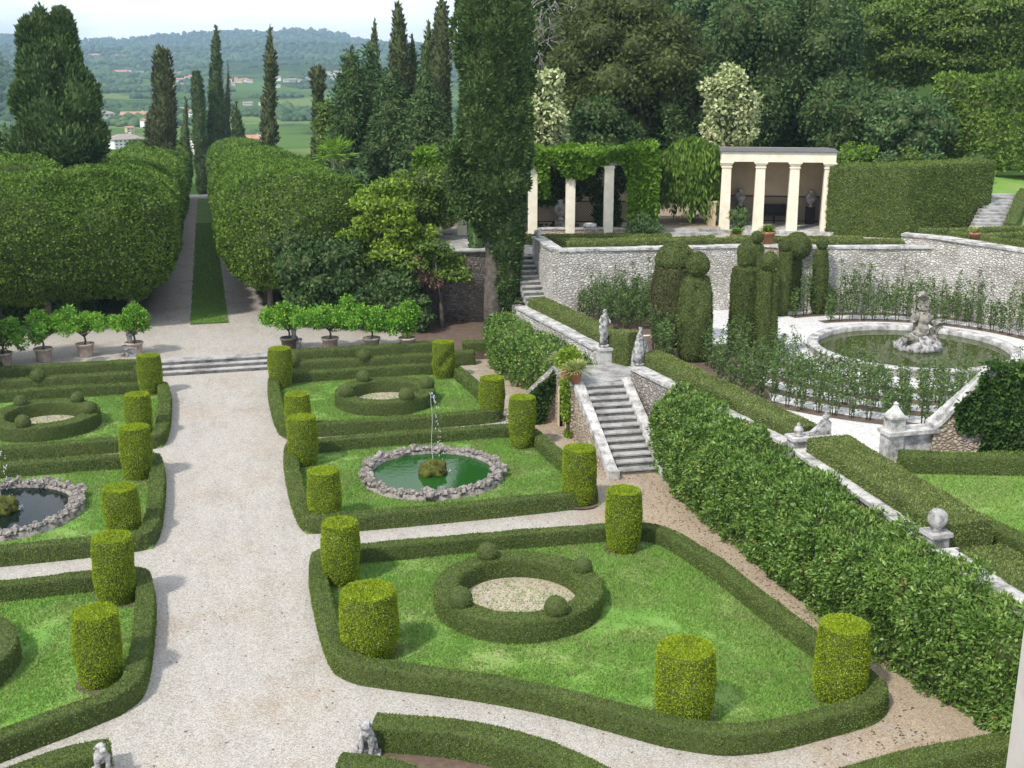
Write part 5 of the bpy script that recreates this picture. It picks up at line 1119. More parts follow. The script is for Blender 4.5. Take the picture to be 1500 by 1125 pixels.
# tall clipped hedge on the right and its neighbours
hedge([(32.9, 57.3), (35.95, 55.2), (42.3, 57.6)], 2.0, 3.75, 'tall flat clipped hedge right of the loggia, dark green with a pale top', 4.1, smooth=0, dens=560, l=.11, lw=.06, mt='box', name='tall_hedge', rnd=.12, amp=.05)
T0, T1 = aty(1442, 337, 52.0), aty(1466, 284, 58.5)
t = thing('stone_stair', 'rough pale stone steps climbing the grass bank at the far right', 'stairs', T0)
for k in range(12):
    q = k/11; c = T0+(T1-T0)*q; mb = MB(); mb.add(*xf(box(-.75, .75, -.3, .35, -.5, .0), c, -.25)); mb.build('step', 'step', t)
B_ = [aty(1440, 345, 51.8), aty(1540, 345, 51.8), aty(1560, 250, 62), aty(1450, 250, 62)]
mb = MB(); mb.add([b-np.array([0, 0, .28]) for b in B_], [(0, 1, 2, 3)]); mb.build('grass_bank', 'lawn', **STR)
H0, H1 = aty(1478, 342, 52.5), aty(1500, 290, 58.5)
hedge([tuple(H0-np.array([0, 0, 0])), tuple(H0*.5+H1*.5), tuple(H1)], .7, .55, 'stepped low hedge beside the rough steps at the far right', 0, smooth=0, dens=300, l=.09, mt='box')

# ------------------------------------------------------------------ trees
def gz(x, y):
    if y < 66 and x > 14.9: return 4.1
    return float(terr(np.array([x]), np.array([y]))[0])
def zc(p): return float((np.asarray(p)-CAM) @ FW)
def trunk(t, base, top, r, limbs=(), mt='bark'):
    b, c = np.array(base, float), np.array(top, float); mb = MB()
    q = np.linspace(0, 1, 7)[:, None]; w_ = np.sin(q*5)*.02*np.linalg.norm(c-b)*np.array([[1, .6, 0]])
    addl(mb, tube(b+(c-b)*q+w_, r*np.linspace(1.15, .35, 7), 9))
    for e in limbs:
        s = b+(c-b)*.45; e = np.array(e); addl(mb, tube([s, (s+e)/2+[0, 0, .1*np.linalg.norm(e-s)], e], [r*.5, r*.35, r*.12], 6))
    mb.build('trunk', mt, t)
def clump_crown(blobs, dens, l, lw, mt, t, name='crown', out=.5, up=.0, droop=0., core=.72, seed=0, extra=None):
    r_ = np.random.default_rng(seed+100); mb = MB()
    for k, (c, r) in enumerate(blobs):
        c = np.array(c, float); r = np.array(r, float)*np.ones(3)
        n = int(dens*4*math.pi*((r[0]*r[1]+r[0]*r[2]+r[1]*r[2])/3)); 
        if n < 3: continue
        d = nrm(r_.normal(size=(n, 3))); rr = np.minimum(1.22, .80+.30*r_.random((n, 1))**1.0+.12*r_.normal(size=(n, 1))*.6)
        P = c+d*r*rr; ax = d*out+nrm(r_.normal(size=(n, 3)))+np.array([0, 0, up-droop])
        keep = np.ones(n, bool)
        for c2, r2 in blobs:
            if c2 is blobs[k][0]: continue
            keep &= (((P-np.array(c2))/(np.array(r2)*.72*np.ones(3)))**2).sum(1) > 1
        keep &= (d @ FW < .72)          # leaves on the hidden far side of each clump are thinned
        leaves(mb, P[keep], ax[keep], l, lw, 0, (d+np.array([0, 0, .35]))[keep], .6)
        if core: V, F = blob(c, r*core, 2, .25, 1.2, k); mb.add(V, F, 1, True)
    if extra: extra(mb)
    return mb.build(name, mt, t)
def crown_blobs(c, rx, rz, n, k=.34, seed=0, kind='round', flat=1.):
    r_ = np.random.default_rng(seed); out = [(np.array(c), np.array([rx*.68, rx*.62, rz*.70]))]
    for q in range(n):
        d = nrm(r_.normal(size=3)); d[2] = d[2]*.9+.1
        if kind == 'cone': 
            u = r_.random(); an = r_.random()*6.283; p = np.array([math.cos(an)*rx*(1-u)*.8, math.sin(an)*rx*(1-u)*.8, (u*2-1)*rz*.92]); s = rx*k*(1.1-.7*u)
        else: p = d*np.array([rx, rx*.9, rz])*(.62+.22*r_.random()); s = rx*k*(.65+.6*r_.random())
        out.append((np.array(c)+p, np.array([s*1.15, s*1.1, s*flat])))
    return out
def broadleaf(px, ytop, ybot, wpx, Y, lab, mt, seed, n=26, kind='round', k=.34, l=.30, lw=.17, dens=38, flat=.85, droop=0., name='broadleaf_tree', cat='tree', group=None, base=None, tr=.3, out=.5):
    top, bot = aty(px, ytop, Y), aty(px, ybot, Y); c = (top+bot)/2; rz = (top[2]-bot[2])/2; rx = wpx/2*zc(c)/FPX
    gzz = gz(c[0], Y) if base is None else base
    t = thing(name, lab, cat, (c[0], Y, gzz), group)
    bl = crown_blobs(c, rx, rz, n, k, seed, kind, flat)
    trunk(t, (c[0], Y, gzz-.3), (c[0], Y, c[2]+rz*.2), tr, [bl[q][0] for q in range(1, 5)])
    clump_crown(bl, dens, l, lw, mt, t, seed=seed, droop=droop, out=out)
    return t
def cypress(px, ytop, ybot, wpx, Y, lab, mt='cyp', seed=0, prof=None, dens=60, l=.34, lw=.13, lump=.22, base=None, crown_from=.04, lean=0., extra=None, tr=.25):
    top, bot = aty(px, ytop, Y), aty(px, ybot, Y); H_ = top[2]-bot[2]; Rm = wpx/2*zc((top+bot)/2)/FPX
    gzz = min(bot[2], gz(bot[0], Y)) if base is None else base
    t = thing('cypress', lab, 'cypress', (bot[0], Y, gzz), 'cypresses')
    pf = prof or [(0, .55), (.06, .85), (.2, 1.0), (.45, .95), (.7, .72), (.88, .40), (.96, .2), (1, .02)]
    u = np.linspace(0, 1, 46); rr = np.interp(u, [p[0] for p in pf], [p[1] for p in pf])*Rm
    V, Fs = lathe(np.c_[np.maximum(rr, .02), u*H_], 26, (0, 0, 0)); 
    Q = V/np.array([1, 1, 1.8]); d = (vn(Q, 1.1/Rm**.5, seed)-.5)*2*lump*1.1+(vn(Q, 2.6/Rm**.5, seed+4)-.5)*2*lump*.7
    V[:, :2] *= (1+d)[:, None]; V[:, 0] += (top[0]-bot[0]+lean)*V[:, 2]/H_+(vn(V*np.array([0, 0, 1]), .35, seed)-.5)*Rm*.35
    V += np.array([bot[0], Y, bot[2]])
    mb = MB(); Vc = V.copy(); cen = np.c_[bot[0]+(top[0]-bot[0]+lean)*(V[:, 2]-bot[2])/H_, np.full(len(V), Y)]; Vc[:, :2] = cen+(V[:, :2]-cen)*.86
    addl(mb, (Vc, Fs), 1); P, Nn = tri_sample(V, Fs[:1], lambda A: A*dens)
    cp = np.c_[bot[0]+(top[0]-bot[0]+lean)*(P[:, 2]-bot[2])/H_, np.full(len(P), Y)]; o = np.c_[P[:, :2]-cp, np.zeros(len(P))]
    Nn = np.where((Nn*o).sum(1, keepdims=True) < 0, -Nn, Nn); k = Nn @ FW < .45; P, Nn = P[k], Nn[k]
    g_ = vn(P, 1.7/Rm**.4, seed+9)[:, None]; leaves(mb, P-Nn*(.25*l)+Nn*(g_-.5)*.5*l, Nn*.55+np.array([0, 0, 1.0])+nrm(rng.normal(size=P.shape))*.65, l, lw, 0, Nn, .6)
    if extra: extra(mb, t)
    mb.build('crown', mt, t); trunk(t, (bot[0], Y, gzz-.3), (bot[0], Y, bot[2]+H_*.3), tr)
    return t
# cypresses beyond the alley hedges, left to right
cone = [(0, 1.0), (.15, .98), (.3, .86), (.5, .74), (.7, .62), (.85, .50), (.94, .34), (1, .03)]
def shoulder(mb, t):
    bl = [(aty(91, 40, 76), (.72, .7, 1.25)), (aty(92, 62, 76), (.95, .9, 1.6)), (aty(96, 95, 75.5), (1.1, 1.0, 1.9)), (aty(108, 120, 75.3), (.95, .9, 1.3)), (aty(38, 150, 75), (1.0, .9, 1.5)), (aty(118, 185, 75), (1.0, .9, 1.3)), (aty(45, 60, 75.3), (.8, .8, 1.5)), (aty(112, 150, 75), (1.7, 1.5, 2.6)), (aty(128, 205, 75), (1.5, 1.4, 1.8)), (aty(70, 180, 74.5), (1.9, 1.5, 2.6)), (aty(60, 110, 75), (1.6, 1.4, 2.6)), (aty(50, 215, 74.5), (1.6, 1.4, 1.8)), (aty(95, 215, 74), (1.8, 1.5, 1.7))]
    for k, (c, r) in enumerate(bl):
        r = np.array(r)*.78; V, F = blob(c, r*.85, 2, .25, 1.2, k); mb.add(V, F, 0, True); n = 2200; d = nrm(rng.normal(size=(n, 3))); leaves(mb, c+d*r*(.82+.25*rng.random((n, 1))), d*.6+np.array([0, 0, .9])+nrm(rng.normal(size=(n, 3)))*.6, .34, .13)
cypress(62, 8, 245, 50, 76, 'broad two topped old cypress at the left, thickest on the skyline', 'cyp', 1, [(0, 1.05), (.2, 1.05), (.5, .98), (.7, .86), (.85, .68), (.95, .42), (1, .06)], dens=80, lump=.34, extra=shoulder)
cypress(237, 70, 250, 42, 118, 'ragged olive cypress with a blunt top left of the alley gap', 'cypg', 2, [(0, 1), (.3, .98), (.5, .8), (.8, .62), (.95, .45), (1, .2)], dens=34, l=.45, lw=.2)
cypress(271, 141, 262, 24, 150, 'small pointed dark cypress just left of the alley gap', 'dark', 3, [(0, 1), (.25, .8), (.6, .42), (1, .03)], dens=40, l=.4, lw=.15, lump=.1)
cypress(298, 105, 285, 20, 172, 'blunt narrow cypress, left member of the cluster at the alley end', 'cyp', 4, [(0, .9), (.5, 1), (.9, .85), (1, .4)], dens=34, l=.45, lw=.2, lean=-1.0)
cypress(316, 36, 285, 27, 174, 'tallest slender cypress of the cluster at the alley end', 'cyp', 5, [(0, 1), (.3, .95), (.6, .72), (.9, .45), (1, .05)], dens=34, l=.45, lw=.2)
cypress(333, 88, 285, 17, 176, 'grey half dead cypress in the cluster at the alley end', 'dead', 6, [(0, 1), (.4, .8), (.7, .45), (1, .03)], dens=26, l=.5, lw=.12, lump=.35)
cypress(347, 148, 280, 34, 171, 'short bushy cypress at the right foot of the alley end cluster', 'cyp', 7, [(0, 1), (.4, .85), (.7, .5), (1, .05)], dens=34, l=.45, lw=.2)
cypress(395, 38, 250, 24, 112, 'isolated tall cypress with a bulge on its left and brown base', 'cypg', 8, [(0, 1.15), (.12, .9), (.3, .95), (.36, .70), (.5, .72), (.7, .74), (.85, .5), (1, .03)], dens=40, l=.42, lw=.18, lump=.3)
cypress(465, 97, 248, 21, 98, 'thin club topped cypress with bare lower stem', 'cypg', 9, [(0, 1.2), (.2, .75), (.5, .75), (.8, 1.0), (.93, .95), (1, .4)], dens=46, l=.38, lw=.16, lump=.35)
cypress(548, 25, 180, 19, 104, 'thin needle pointed cypress left of the pair of tall ones', 'cypg', 10, [(0, 1), (.5, .8), (.8, .5), (1, .03)], dens=40, l=.4, lw=.16, lump=.12)
cypress(584, 2, 200, 33, 96, 'tall smooth cypress tapering to the top of the picture', 'cypg', 11, [(0, 1), (.4, 1), (.7, .75), (.9, .45), (1, .05)], dens=44, l=.38, lw=.16, lump=.14)
cypress(604, 48, 210, 18, 97, 'narrow dark cypress between the smooth pair', 'cyp', 12, dens=40, l=.4, lw=.16, lump=.25)
cypress(626, 27, 210, 25, 92, 'dark ragged cypress left of the pale green smooth one', 'cyp', 13, dens=40, l=.4, lw=.16, lump=.28)
cypress(645, -8, 215, 31, 88, 'pale green smooth cypress just left of the giant cypress', 'cypg', 14, [(0, 1), (.4, 1), (.7, .85), (.9, .55), (1, .05)], dens=50, l=.36, lw=.15, lump=.12)
# the giant cypress in the middle
def bigcyp():
    Y = 52.8; t = thing('cypress', 'giant cypress in the middle with a bare leaning trunk, reaching above the picture', 'cypress', (13.0, Y, .3), 'cypresses')
    mb = MB(); b = np.array([13.0, Y, .2])
    addl(mb, tube([b, b+[-.1, 0, 2], b+[-.05, 0, 4.2], b+[-.25, .1, 6.2], b+[-.1, .1, 9], b+[-.1, .1, 14]], [.62, .48, .42, .40, .33, .2], 12))
    for k in range(9): 
        an = k*.7; addl(mb, tube([b+[.35*math.cos(an), .35*math.sin(an), 0], b+[.38*math.cos(an+.2), .3*math.sin(an+.2), 2.5], b+[.3*math.cos(an+.5)-.1, .25*math.sin(an+.5), 6]], [.14, .10, .06], 6))
    for s, e in (((0, 0, 5.5), (-1.6, .2, 6.6)), ((-.1, 0, 5.8), (-1.0, -.6, 7.6)), ((0, 0, 5), (1.2, -.3, 6.8)), ((-.1, 0, 6), (.6, -1, 8))): addl(mb, tube([b+s, b+(np.array(s)+e)/2+[0, 0, .1], b+e], [.2, .14, .07], 7))
    mb.build('trunk', 'bark', t)
    mb = MB()
    def col(cx, cy, z0, z1, rf, dens, seed, l=.25, lw=.10, lump=.27):
        u = np.linspace(0, 1, 90); rr = np.array([rf(q) for q in u]); V, Fs = lathe(np.c_[np.maximum(rr, .03), z0+u*(z1-z0)], 44, (0, 0, 0))
        Q = V/np.array([1, 1, 1.6]); d = (vn(Q, .8, seed)-.5)*2*lump+(vn(Q, 2.2, seed+1)-.5)*2*lump*.75+(vn(Q, 4.5, seed+2)-.5)*lump*.8; V[:, :2] *= (1+d*.62)[:, None]
        cxs = cx(V[:, 2]) if callable(cx) else np.full(len(V), cx); V = V+np.c_[cxs, np.full(len(V), cy), 0*cxs]
        Vc = V.copy(); Vc[:, :2] = np.c_[cxs, np.full(len(V), cy)]+(V[:, :2]-np.c_[cxs, np.full(len(V), cy)])*.86; addl(mb, (Vc, Fs), 1)
        P, Nn = tri_sample(V, Fs[:1], lambda A: A*dens); cc_ = np.c_[cx(P[:, 2]) if callable(cx) else np.full(len(P), cx), np.full(len(P), cy)]
        o = np.c_[P[:, :2]-cc_, 0*P[:, :1]]; Nn = np.where((Nn*o).sum(1, keepdims=True) < 0, -Nn, Nn); k = Nn @ FW < .5; P, Nn = P[k], Nn[k]
        g_ = vn(P, 2.6, seed+9)[:, None]
        leaves(mb, P-Nn*.10+Nn*(g_-.5)*.34, Nn*.6+np.array([0, 0, .75])+nrm(rng.normal(size=P.shape))*.75, l, lw, 0, Nn+(g_-.5)*2*rng.normal(size=P.shape)*.3, .6)
    col(12.95, Y, 4.9, 23.5, lambda q: 1.68*min(1, .22+q*5.5)*(1-.0*q)*(1 if q < .55 else 1-(q-.55)*1.9), 230, 3)
    col(lambda z: 13.55+.0*z, Y-.2, 1.3, 9.2, lambda q: .26+.56*math.sin(min(1, q*1.25)*math.pi*.55), 230, 7)
    for k, (px, py, r) in enumerate([(690, 305, .8), (678, 280, .7), (668, 262, .55), (745, 440, .5), (722, 310, .5), (660, 220, .5), (765, 225, .55)]):
        c = aty(px, py, Y-.4); n = int(900*r*r*2); d = nrm(rng.normal(size=(n, 3))); leaves(mb, c+d*r*np.array([1, .8, .9])*(.5+.6*rng.random((n, 1))), d*.5+np.array([0, 0, .6])+nrm(rng.normal(size=(n, 3)))*.8, .26, .095)
    mb.build('crown', 'cyp', t)
bigcyp()
# evergreens behind, between alley and giant cypress
gB = 'trees behind the garden'
for a in [(518, 72, 262, 92, 88, 'dark shaggy evergreen right of the thin club topped cypress', 'dark', 31, 24, 'cone'), (575, 95, 262, 84, 84, 'dark shaggy evergreen below the tall smooth cypress', 'dark', 32, 24, 'cone'),
          (625, 110, 262, 84, 82, 'dark evergreen mass just left of the giant cypress', 'dark', 33, 24, 'cone'), (545, 52, 250, 76, 90, 'mid green loose evergreen rising behind the dark shaggy ones', 'blue', 34, 22, 'cone')]:
    broadleaf(*a[:5], a[5], a[6], a[7], a[8], a[9], k=.42, l=.38, lw=.14, dens=34, flat=1.5, group=gB, droop=.2, name='evergreen_tree')
broadleaf(484, 132, 250, 44, 93, 'light green rounded tree at the foot of the club topped cypress', 'maple', 35, 18, group=gB, l=.32)
broadleaf(20, 185, 262, 95, 92, 'rounded dark tree at the left edge below the distant hill', 'dark', 36, 18, group=gB)
broadleaf(205, 200, 240, 40, 150, 'small rounded bush tree before the white hillside house', 'maple', 37, 12, group=gB, l=.4)
# wooded slope behind pergola and loggia
for a in [(797, 84, 250, 78, 66, 'pale yellow flowering tree right behind the pergola, beside the giant cypress', 'cream', 41, 26, {}),
  (925, -30, 245, 235, 72, 'big olive brown tree towering over the right half of the pergola', 'olive', 42, 46, dict(k=.27, dens=34)),
  (1066, 84, 238, 84, 66, 'cream blossoming rounded tree left of the loggia roof', 'cream', 43, 30, dict(k=.30, l=.24, lw=.18, dens=52)),
  (1148, -40, 250, 215, 76, 'huge dark drooping tree above the loggia', 'dark', 44, 44, dict(k=.28, droop=.6, flat=1.3, dens=34)),
  (1255, 110, 250, 150, 70, 'dark low tree behind the tall clipped hedge, right of the loggia', 'dark', 45, 26, {}),
  (1335, 135, 240, 120, 64, 'bluish green shrubby tree behind the tall clipped hedge', 'blue', 46, 26, dict(l=.26)),
  (1325, -20, 150, 170, 80, 'bright green layered maple at the upper right', 'maple', 47, 34, dict(k=.27, flat=.5)),
  (1440, -30, 125, 190, 78, 'yellowish layered maple in the upper right corner', 'maple', 48, 34, dict(k=.27, flat=.5)),
  (1040, -30, 120, 150, 92, 'light green tall tree above the blossoming tree', 'blue', 49, 28, {}),
  (815, -40, 150, 110, 82, 'shaggy conifer with bare pale branches right of the giant cypress', 'dark', 50, 22, dict(k=.3, droop=.7, flat=1.4, dens=22)),
  (1000, 60, 330, 110, 70, 'very dark tree filling the gap between pergola and loggia', 'dark', 51, 24, {}),
  (880, 130, 330, 130, 68, 'deep green tree directly behind the pergola vine', 'dark', 52, 22, {}),
  (1240, -60, 130, 170, 98, 'tall mid green tree far up the wooded slope', 'horn', 53, 26, {}), (1400, -90, 90, 230, 104, 'tall tree on the top of the wooded slope at right', 'horn', 54, 26, {}),
  (960, -80, 90, 200, 108, 'tall bluish tree at the top of the slope behind the olive brown one', 'blue', 55, 24, {}), (1130, -90, 60, 200, 112, 'tall bright tree on the skyline above the drooping tree', 'maple', 56, 24, {}),
  (860, -30, 60, 90, 104, 'light tree on the skyline right of the giant cypress', 'blue', 57, 18, {}), (1500, -60, 200, 150, 90, 'dark tree on the slope cut by the right picture edge', 'dark', 58, 22, {})]:
    kw = dict(dens=32, group=gB); kw.update(a[9]); broadleaf(*a[:5], a[5], a[6], a[7], a[8], **kw)
# bare branches of the shaggy conifer
mb = MB()
for k in range(70):
    p = aty(775+rng.random()*90, rng.random()*115, 79.6-rng.random()); d = np.array([rng.normal()*.9, -.3, -.7-.7*rng.random()])*.8; addl(mb, tube([p, p+d*.4+[rng.normal()*.12, 0, .12], p+d*.8+[rng.normal()*.2, 0, -.05], p+d*1.2+[rng.normal()*.3, 0, -.3]], [.045, .035, .022, .008], 5))
o_ = mb.build('dead_branches', 'palebark', None, (23, 79, 10)); o_.parent = [o for o in sc.objects if o.get('label', '').startswith('shaggy conifer with bare')][0]; o_.location = np.array(o_.location)-np.array(o_.parent.location)
# weeping tree beside the loggia
def weeping():
    c = aty(1012, 262, 61.0); t = thing('weeping_tree', 'weeping tree hanging its twigs over the left loggia column', 'tree', (c[0], 60.5, 4.1), gB)
    mb = MB(); n = 15000; r_ = rng
    an = r_.random(n)*6.283; rr = r_.random(n)**.6; top = 2.6*np.sqrt(1-rr**2*.85); ln = r_.random(n)*(1.2+2.6*rr*vn(np.c_[np.cos(an)*3, np.sin(an)*3, 0*an], 1.4, 2))
    P = np.c_[c[0]+2.0*rr*np.cos(an), c[1]+1.9*rr*np.sin(an), c[2]+top-.2-ln]
    leaves(mb, P, nrm(r_.normal(size=(n, 3)))*.55+np.array([0, 0, -1.]), .34, .10); V, F = blob(c+[0, 0, .6], (1.4, 1.2, 1.7), 3, .2, 1.5); mb.add(V, F, 0, True); mb.build('crown', 'horn', t); trunk(t, (c[0], 60.8, 4.0), (c[0], 60.5, c[2]+2), .2)
weeping()
# far right clipped dark hedge wall on the slope
q0, q1, q2 = aty(1372, 240, 66), aty(1450, 240, 62.5), aty(1560, 246, 61)
hedge([(q0[0], q0[1]), (q1[0], q1[1]), (q2[0], q2[1])], 2.4, aty(1450, 112, 62.5)[2]-q1[2]+.3, 'very tall dark clipped hedge at the right picture edge above the grass bank', q1[2]-.3, smooth=1, dens=110, l=.32, lw=.17, mt='horn', name='tall_hedge', rnd=.5, amp=.16, step=.4, nf=.9)
# small shrubs above the tall hedge
for px, py, Y, wpx, h_, mt, lab in [(1333, 236, 61, 28, 26, 'maple', 'small conical golden shrub above the tall clipped hedge'), (1300, 240, 61, 34, 14, 'blue', 'low grey green shrub left of the conical golden one'), (1362, 240, 61, 40, 14, 'blue', 'low grey green shrub right of the conical golden one'),
                             (1430, 242, 60.5, 36, 18, 'blue', 'low pale shrub at the right end above the tall clipped hedge'), (1255, 232, 64, 52, 18, 'vine', 'bright rounded clipped shrub behind the left end of the tall hedge')]:
    broadleaf(px, py-h_, py+h_*.5, wpx, Y, lab, mt, int(px), 10, l=.2, lw=.12, dens=70, name='shrub', cat='shrub', tr=.05, k=.4, group='shrubs above the tall hedge')
broadleaf(942, 312, 350, 46, 56.5, 'grey green rounded shrub at the right foot of the pergola', 'blue', 71, 12, l=.22, lw=.07, dens=110, name='shrub', cat='shrub', tr=.05, k=.4)
broadleaf(1085, 300, 345, 34, 56.6, 'loose grey green shrub before the left loggia column', 'blue', 72, 10, l=.2, lw=.05, dens=60, name='shrub', cat='shrub', tr=.04, k=.4)

# bastion and the trees before it
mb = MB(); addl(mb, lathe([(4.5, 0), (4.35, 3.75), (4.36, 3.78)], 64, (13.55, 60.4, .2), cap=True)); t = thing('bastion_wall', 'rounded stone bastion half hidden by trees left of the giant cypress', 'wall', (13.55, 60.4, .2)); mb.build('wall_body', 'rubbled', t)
mb = MB(); addl(mb, lathe([(4.0, 3.785), (4.5, 3.785), (4.52, 3.95), (4.0, 3.95)], 64, (13.55, 60.4, .2), cap=True)); mb.build('coping', 'step', t)
gT = 'trees between alley and bastion'
def layered(px, y0, y1, wpx, Y, lab, mt, seed, n=40, base=.45, l=.2, lw=.12, dens=80, nm='layered_tree', tr=.12):
    r_ = np.random.default_rng(seed); top, bot = aty(px, y0, Y), aty(px, y1, Y); c = (top+bot)/2; rx = wpx/2*zc(c)/FPX; rz = (top[2]-bot[2])/2
    t = thing(nm, lab, 'tree', (c[0], Y, base), gT); bl = []
    for q in range(n):
        d = nrm(r_.normal(size=3)); s = rx*(.22+.16*r_.random()); bl.append((c+d*np.array([rx, rx*.8, rz])*(.35+.55*r_.random()), np.array([s*1.3, s*1.1, s*.36])))
    trunk(t, (c[0]+.2, Y, base-.2), (c[0], Y, c[2]), tr, [bl[q][0] for q in range(4)])
    clump_crown(bl, dens, l, lw, mt, t, out=.3, core=.6, seed=seed)
layered(562, 255, 440, 125, 57.0, 'yellow green layered tree before the alley hedge, left of the bastion', 'lime', 61)
broadleaf(624, 247, 338, 125, 60.5, 'rounded green tree on the bastion top before the pergola', 'maple', 62, 26, dens=80, l=.2, lw=.12, group=gT, base=4.0, tr=.14)
layered(640, 335, 440, 100, 55.2, 'thin tree with rusty dead twigs in front of the bastion wall', 'horn', 63, 16, dens=70, base=.45)
mb = MB()
for c, r, n in [(aty(608, 388, 55), .55, 260), (aty(625, 408, 54.9), .5, 260), (aty(640, 415, 54.9), .35, 120)]:
    d = nrm(rng.normal(size=(n, 3))); leaves(mb, c+d*r*np.array([1, .6, .7])*rng.random((n, 1)), d*.4+nrm(rng.normal(size=(n, 3)))+[0, 0, -.5], .26, .09)
o_ = mb.build('dead_twigs', M['dead'], None, (10, 55, 5)); o_.parent = [o for o in sc.objects if o.get('label', '').startswith('thin tree with rusty')][0]; o_.location = np.array(o_.location)-np.array(o_.parent.location)
for k, (px, y0, y1, wpx, Y, mt) in enumerate([(455, 330, 470, 120, 57.5, 'dark'), (515, 345, 485, 110, 56.5, 'dark'), (580, 380, 490, 90, 55.5, 'dark'), (450, 250, 360, 120, 61, 'horn'), (505, 250, 350, 90, 61, 'blue'), (610, 430, 485, 50, 54.6, 'dark')]):
    broadleaf(px, y0, y1, wpx, Y, ['dark bushy tree behind the first citrus pots right of the alley', 'dark bushy tree behind the middle citrus pots', 'dark shrubby tree behind the last citrus pots', 'mid green tree merging with the right alley hedge', 'bluish green tree behind the layered yellow green one', 'dark shrub at the foot of the bastion'][k], mt, 80+k, 18, l=.24, lw=.13, dens=70, group=gT, base=.45, tr=.12)
mb = MB(); t = thing('ivy_stump', 'dark moss clad trunk beside the giant cypress', 'tree', (13.0, 56.6, .3)); addl(mb, tube([(13.0, 56.6, .2), (12.95, 56.6, 2.5), (12.95, 56.7, 5.5)], [.42, .38, .36], 12)); V, F = mb.V[0], [mb.G[0][0]]; fuzz(mb, V, F, 160, .14, .09); mb.build('trunk', 'ivy', t)
# palm
c = aty(492, 232, 72); t = thing('palm', 'fan palm peeping over the trees right of the alley', 'palm', (c[0], 72, gz(c[0], 72)), gT); trunk(t, (c[0], 72, gz(c[0], 72)), c, .14)
mb = MB()
for q in range(26):
    an = q*2.4; el = -.1+1.3*rng.random(); d = np.array([math.cos(an)*math.cos(el), math.sin(an)*math.cos(el), math.sin(el)]); h_ = c+d*.85; addl(mb, tube([c, h_], [.02, .015], 4))
    s = nrm(np.cross(d, [0, 0, 1.])); up_ = np.cross(s, d)
    n = 16; a = np.linspace(-1.5, 1.5, n)[:, None]; ax = d*np.cos(a)+s*np.sin(a)-np.array([0, 0, .25]); leaves(mb, np.repeat(h_[None], n, 0), ax, .75, .07)
mb.build('fronds', 'vine', t)

# ------------------------------------------------------------------ hornbeam alley and side wing
def dome(mb, path, hw, zb, zt, dens, l, lw, amp=.22, step=.8, sq=.78, flat_in=0):
    P0 = resample(np.array(path, float), .05); L = np.r_[0, np.cumsum(np.linalg.norm(np.diff(P0, axis=0), axis=1))]; tot = L[-1]
    en = np.array([0, .01, .04, .09, .16, .26, .40, .6, .85, 1.15, 1.5, 1.9]); s = np.r_[en, np.arange(2.4, tot-2.2, step), tot-en[::-1]]
    P = np.stack([np.interp(s, L, P0[:, q]) for q in range(3)], 1); n = len(P); T = nrm(np.stack([np.gradient(P0[:, q]) for q in (0, 1)], 1)); T = nrm(np.stack([np.interp(s, L, T[:, q]) for q in (0, 1)], 1)); Nn = np.c_[-T[:, 1], T[:, 0]]
    a = np.linspace(R(-75), R(255), 38); ca, sa = np.cos(a), np.sin(a); X = np.sign(ca)*np.abs(ca)**sq; Z = np.sign(sa)*np.abs(sa)**sq
    e = np.minimum(s, tot-s); k = np.clip(1-(1-np.minimum(e/2.0, 1))**2.2, .0, 1)**.5; k = np.maximum(k, .02)
    zm, zh = (zb+zt)/2, (zt-zb)/2; V = np.zeros((n, len(a), 3))
    V[:, :, :2] = P[:, None, :2]+Nn[:, None]*(X*hw)[None, :, None]*k[:, None, None]; V[:, :, 2] = P[:, 2:3]+zm+(Z*zh)[None]*k[:, None]
    Vf = V.reshape(-1, 3); Vf = Vf+np.stack([vn(Vf, .55, q)-.5 for q in (1, 2, 3)], 1)*2*amp*.8+np.stack([vn(Vf, 1.7, q)-.5 for q in (4, 5, 6)], 1)*2*amp*.6
    m_ = len(a); i, j = np.meshgrid(np.arange(n-1), np.arange(m_-1), indexing='ij'); F = np.stack([i*m_+j, (i+1)*m_+j, (i+1)*m_+j+1, i*m_+j+1], -1).reshape(-1, 4)
    c0, c1 = Vf[:m_].mean(0), Vf[-m_:].mean(0); Vc = np.vstack([Vf, c0, c1]); nv = len(Vf)
    caps = np.array([(q, q+1, nv) for q in range(m_-1)]+[((n-1)*m_+q+1, (n-1)*m_+q, nv+1) for q in range(m_-1)])
    bot = np.array([(q*m_, q*m_+m_-1, (q+1)*m_+m_-1, (q+1)*m_) for q in range(n-1)])
    Pr = np.repeat(P, m_, 0); ctr = np.vstack([np.c_[Pr[:, :2], Pr[:, 2]+zm], c0, c1]); Vk = Vc+nrm(ctr-Vc)*np.minimum(max(.45, l*1.3), np.linalg.norm(ctr-Vc, axis=1, keepdims=True)*.8)
    mb.add(Vk, F, 1, True); mb.add(Vk, bot, 1); mb.add(Vk, caps, 1)
    Pp, Np = tri_sample(Vc, [F, caps], lambda A: A*dens); ci = np.argmin(((Pp[:, None, :2]-P[None, ::6, :2])**2).sum(-1), 1) if len(Pp)*n < 3e7 else None
    cen = P[::6][ci] if ci is not None else np.c_[np.interp(Pp[:, 1], P[:, 1], P[:, 0]), Pp[:, 1], np.interp(Pp[:, 1], P[:, 1], P[:, 2])]
    o = np.c_[Pp[:, :2]-cen[:, :2], Pp[:, 2]-cen[:, 2]-zm]; Np = np.where((Np*o).sum(1, keepdims=True) < 0, -Np, Np)
    g_ = vn(Pp, 1.3, 5)[:, None]; leaves(mb, Pp+Np*(-.35*l+(g_-.5)*.4), Np*.5+nrm(rng.normal(size=Pp.shape))+np.array([0, 0, .2]), l, lw, 0, Np, .65)
def al(y): return .45-.0437*(y-60)
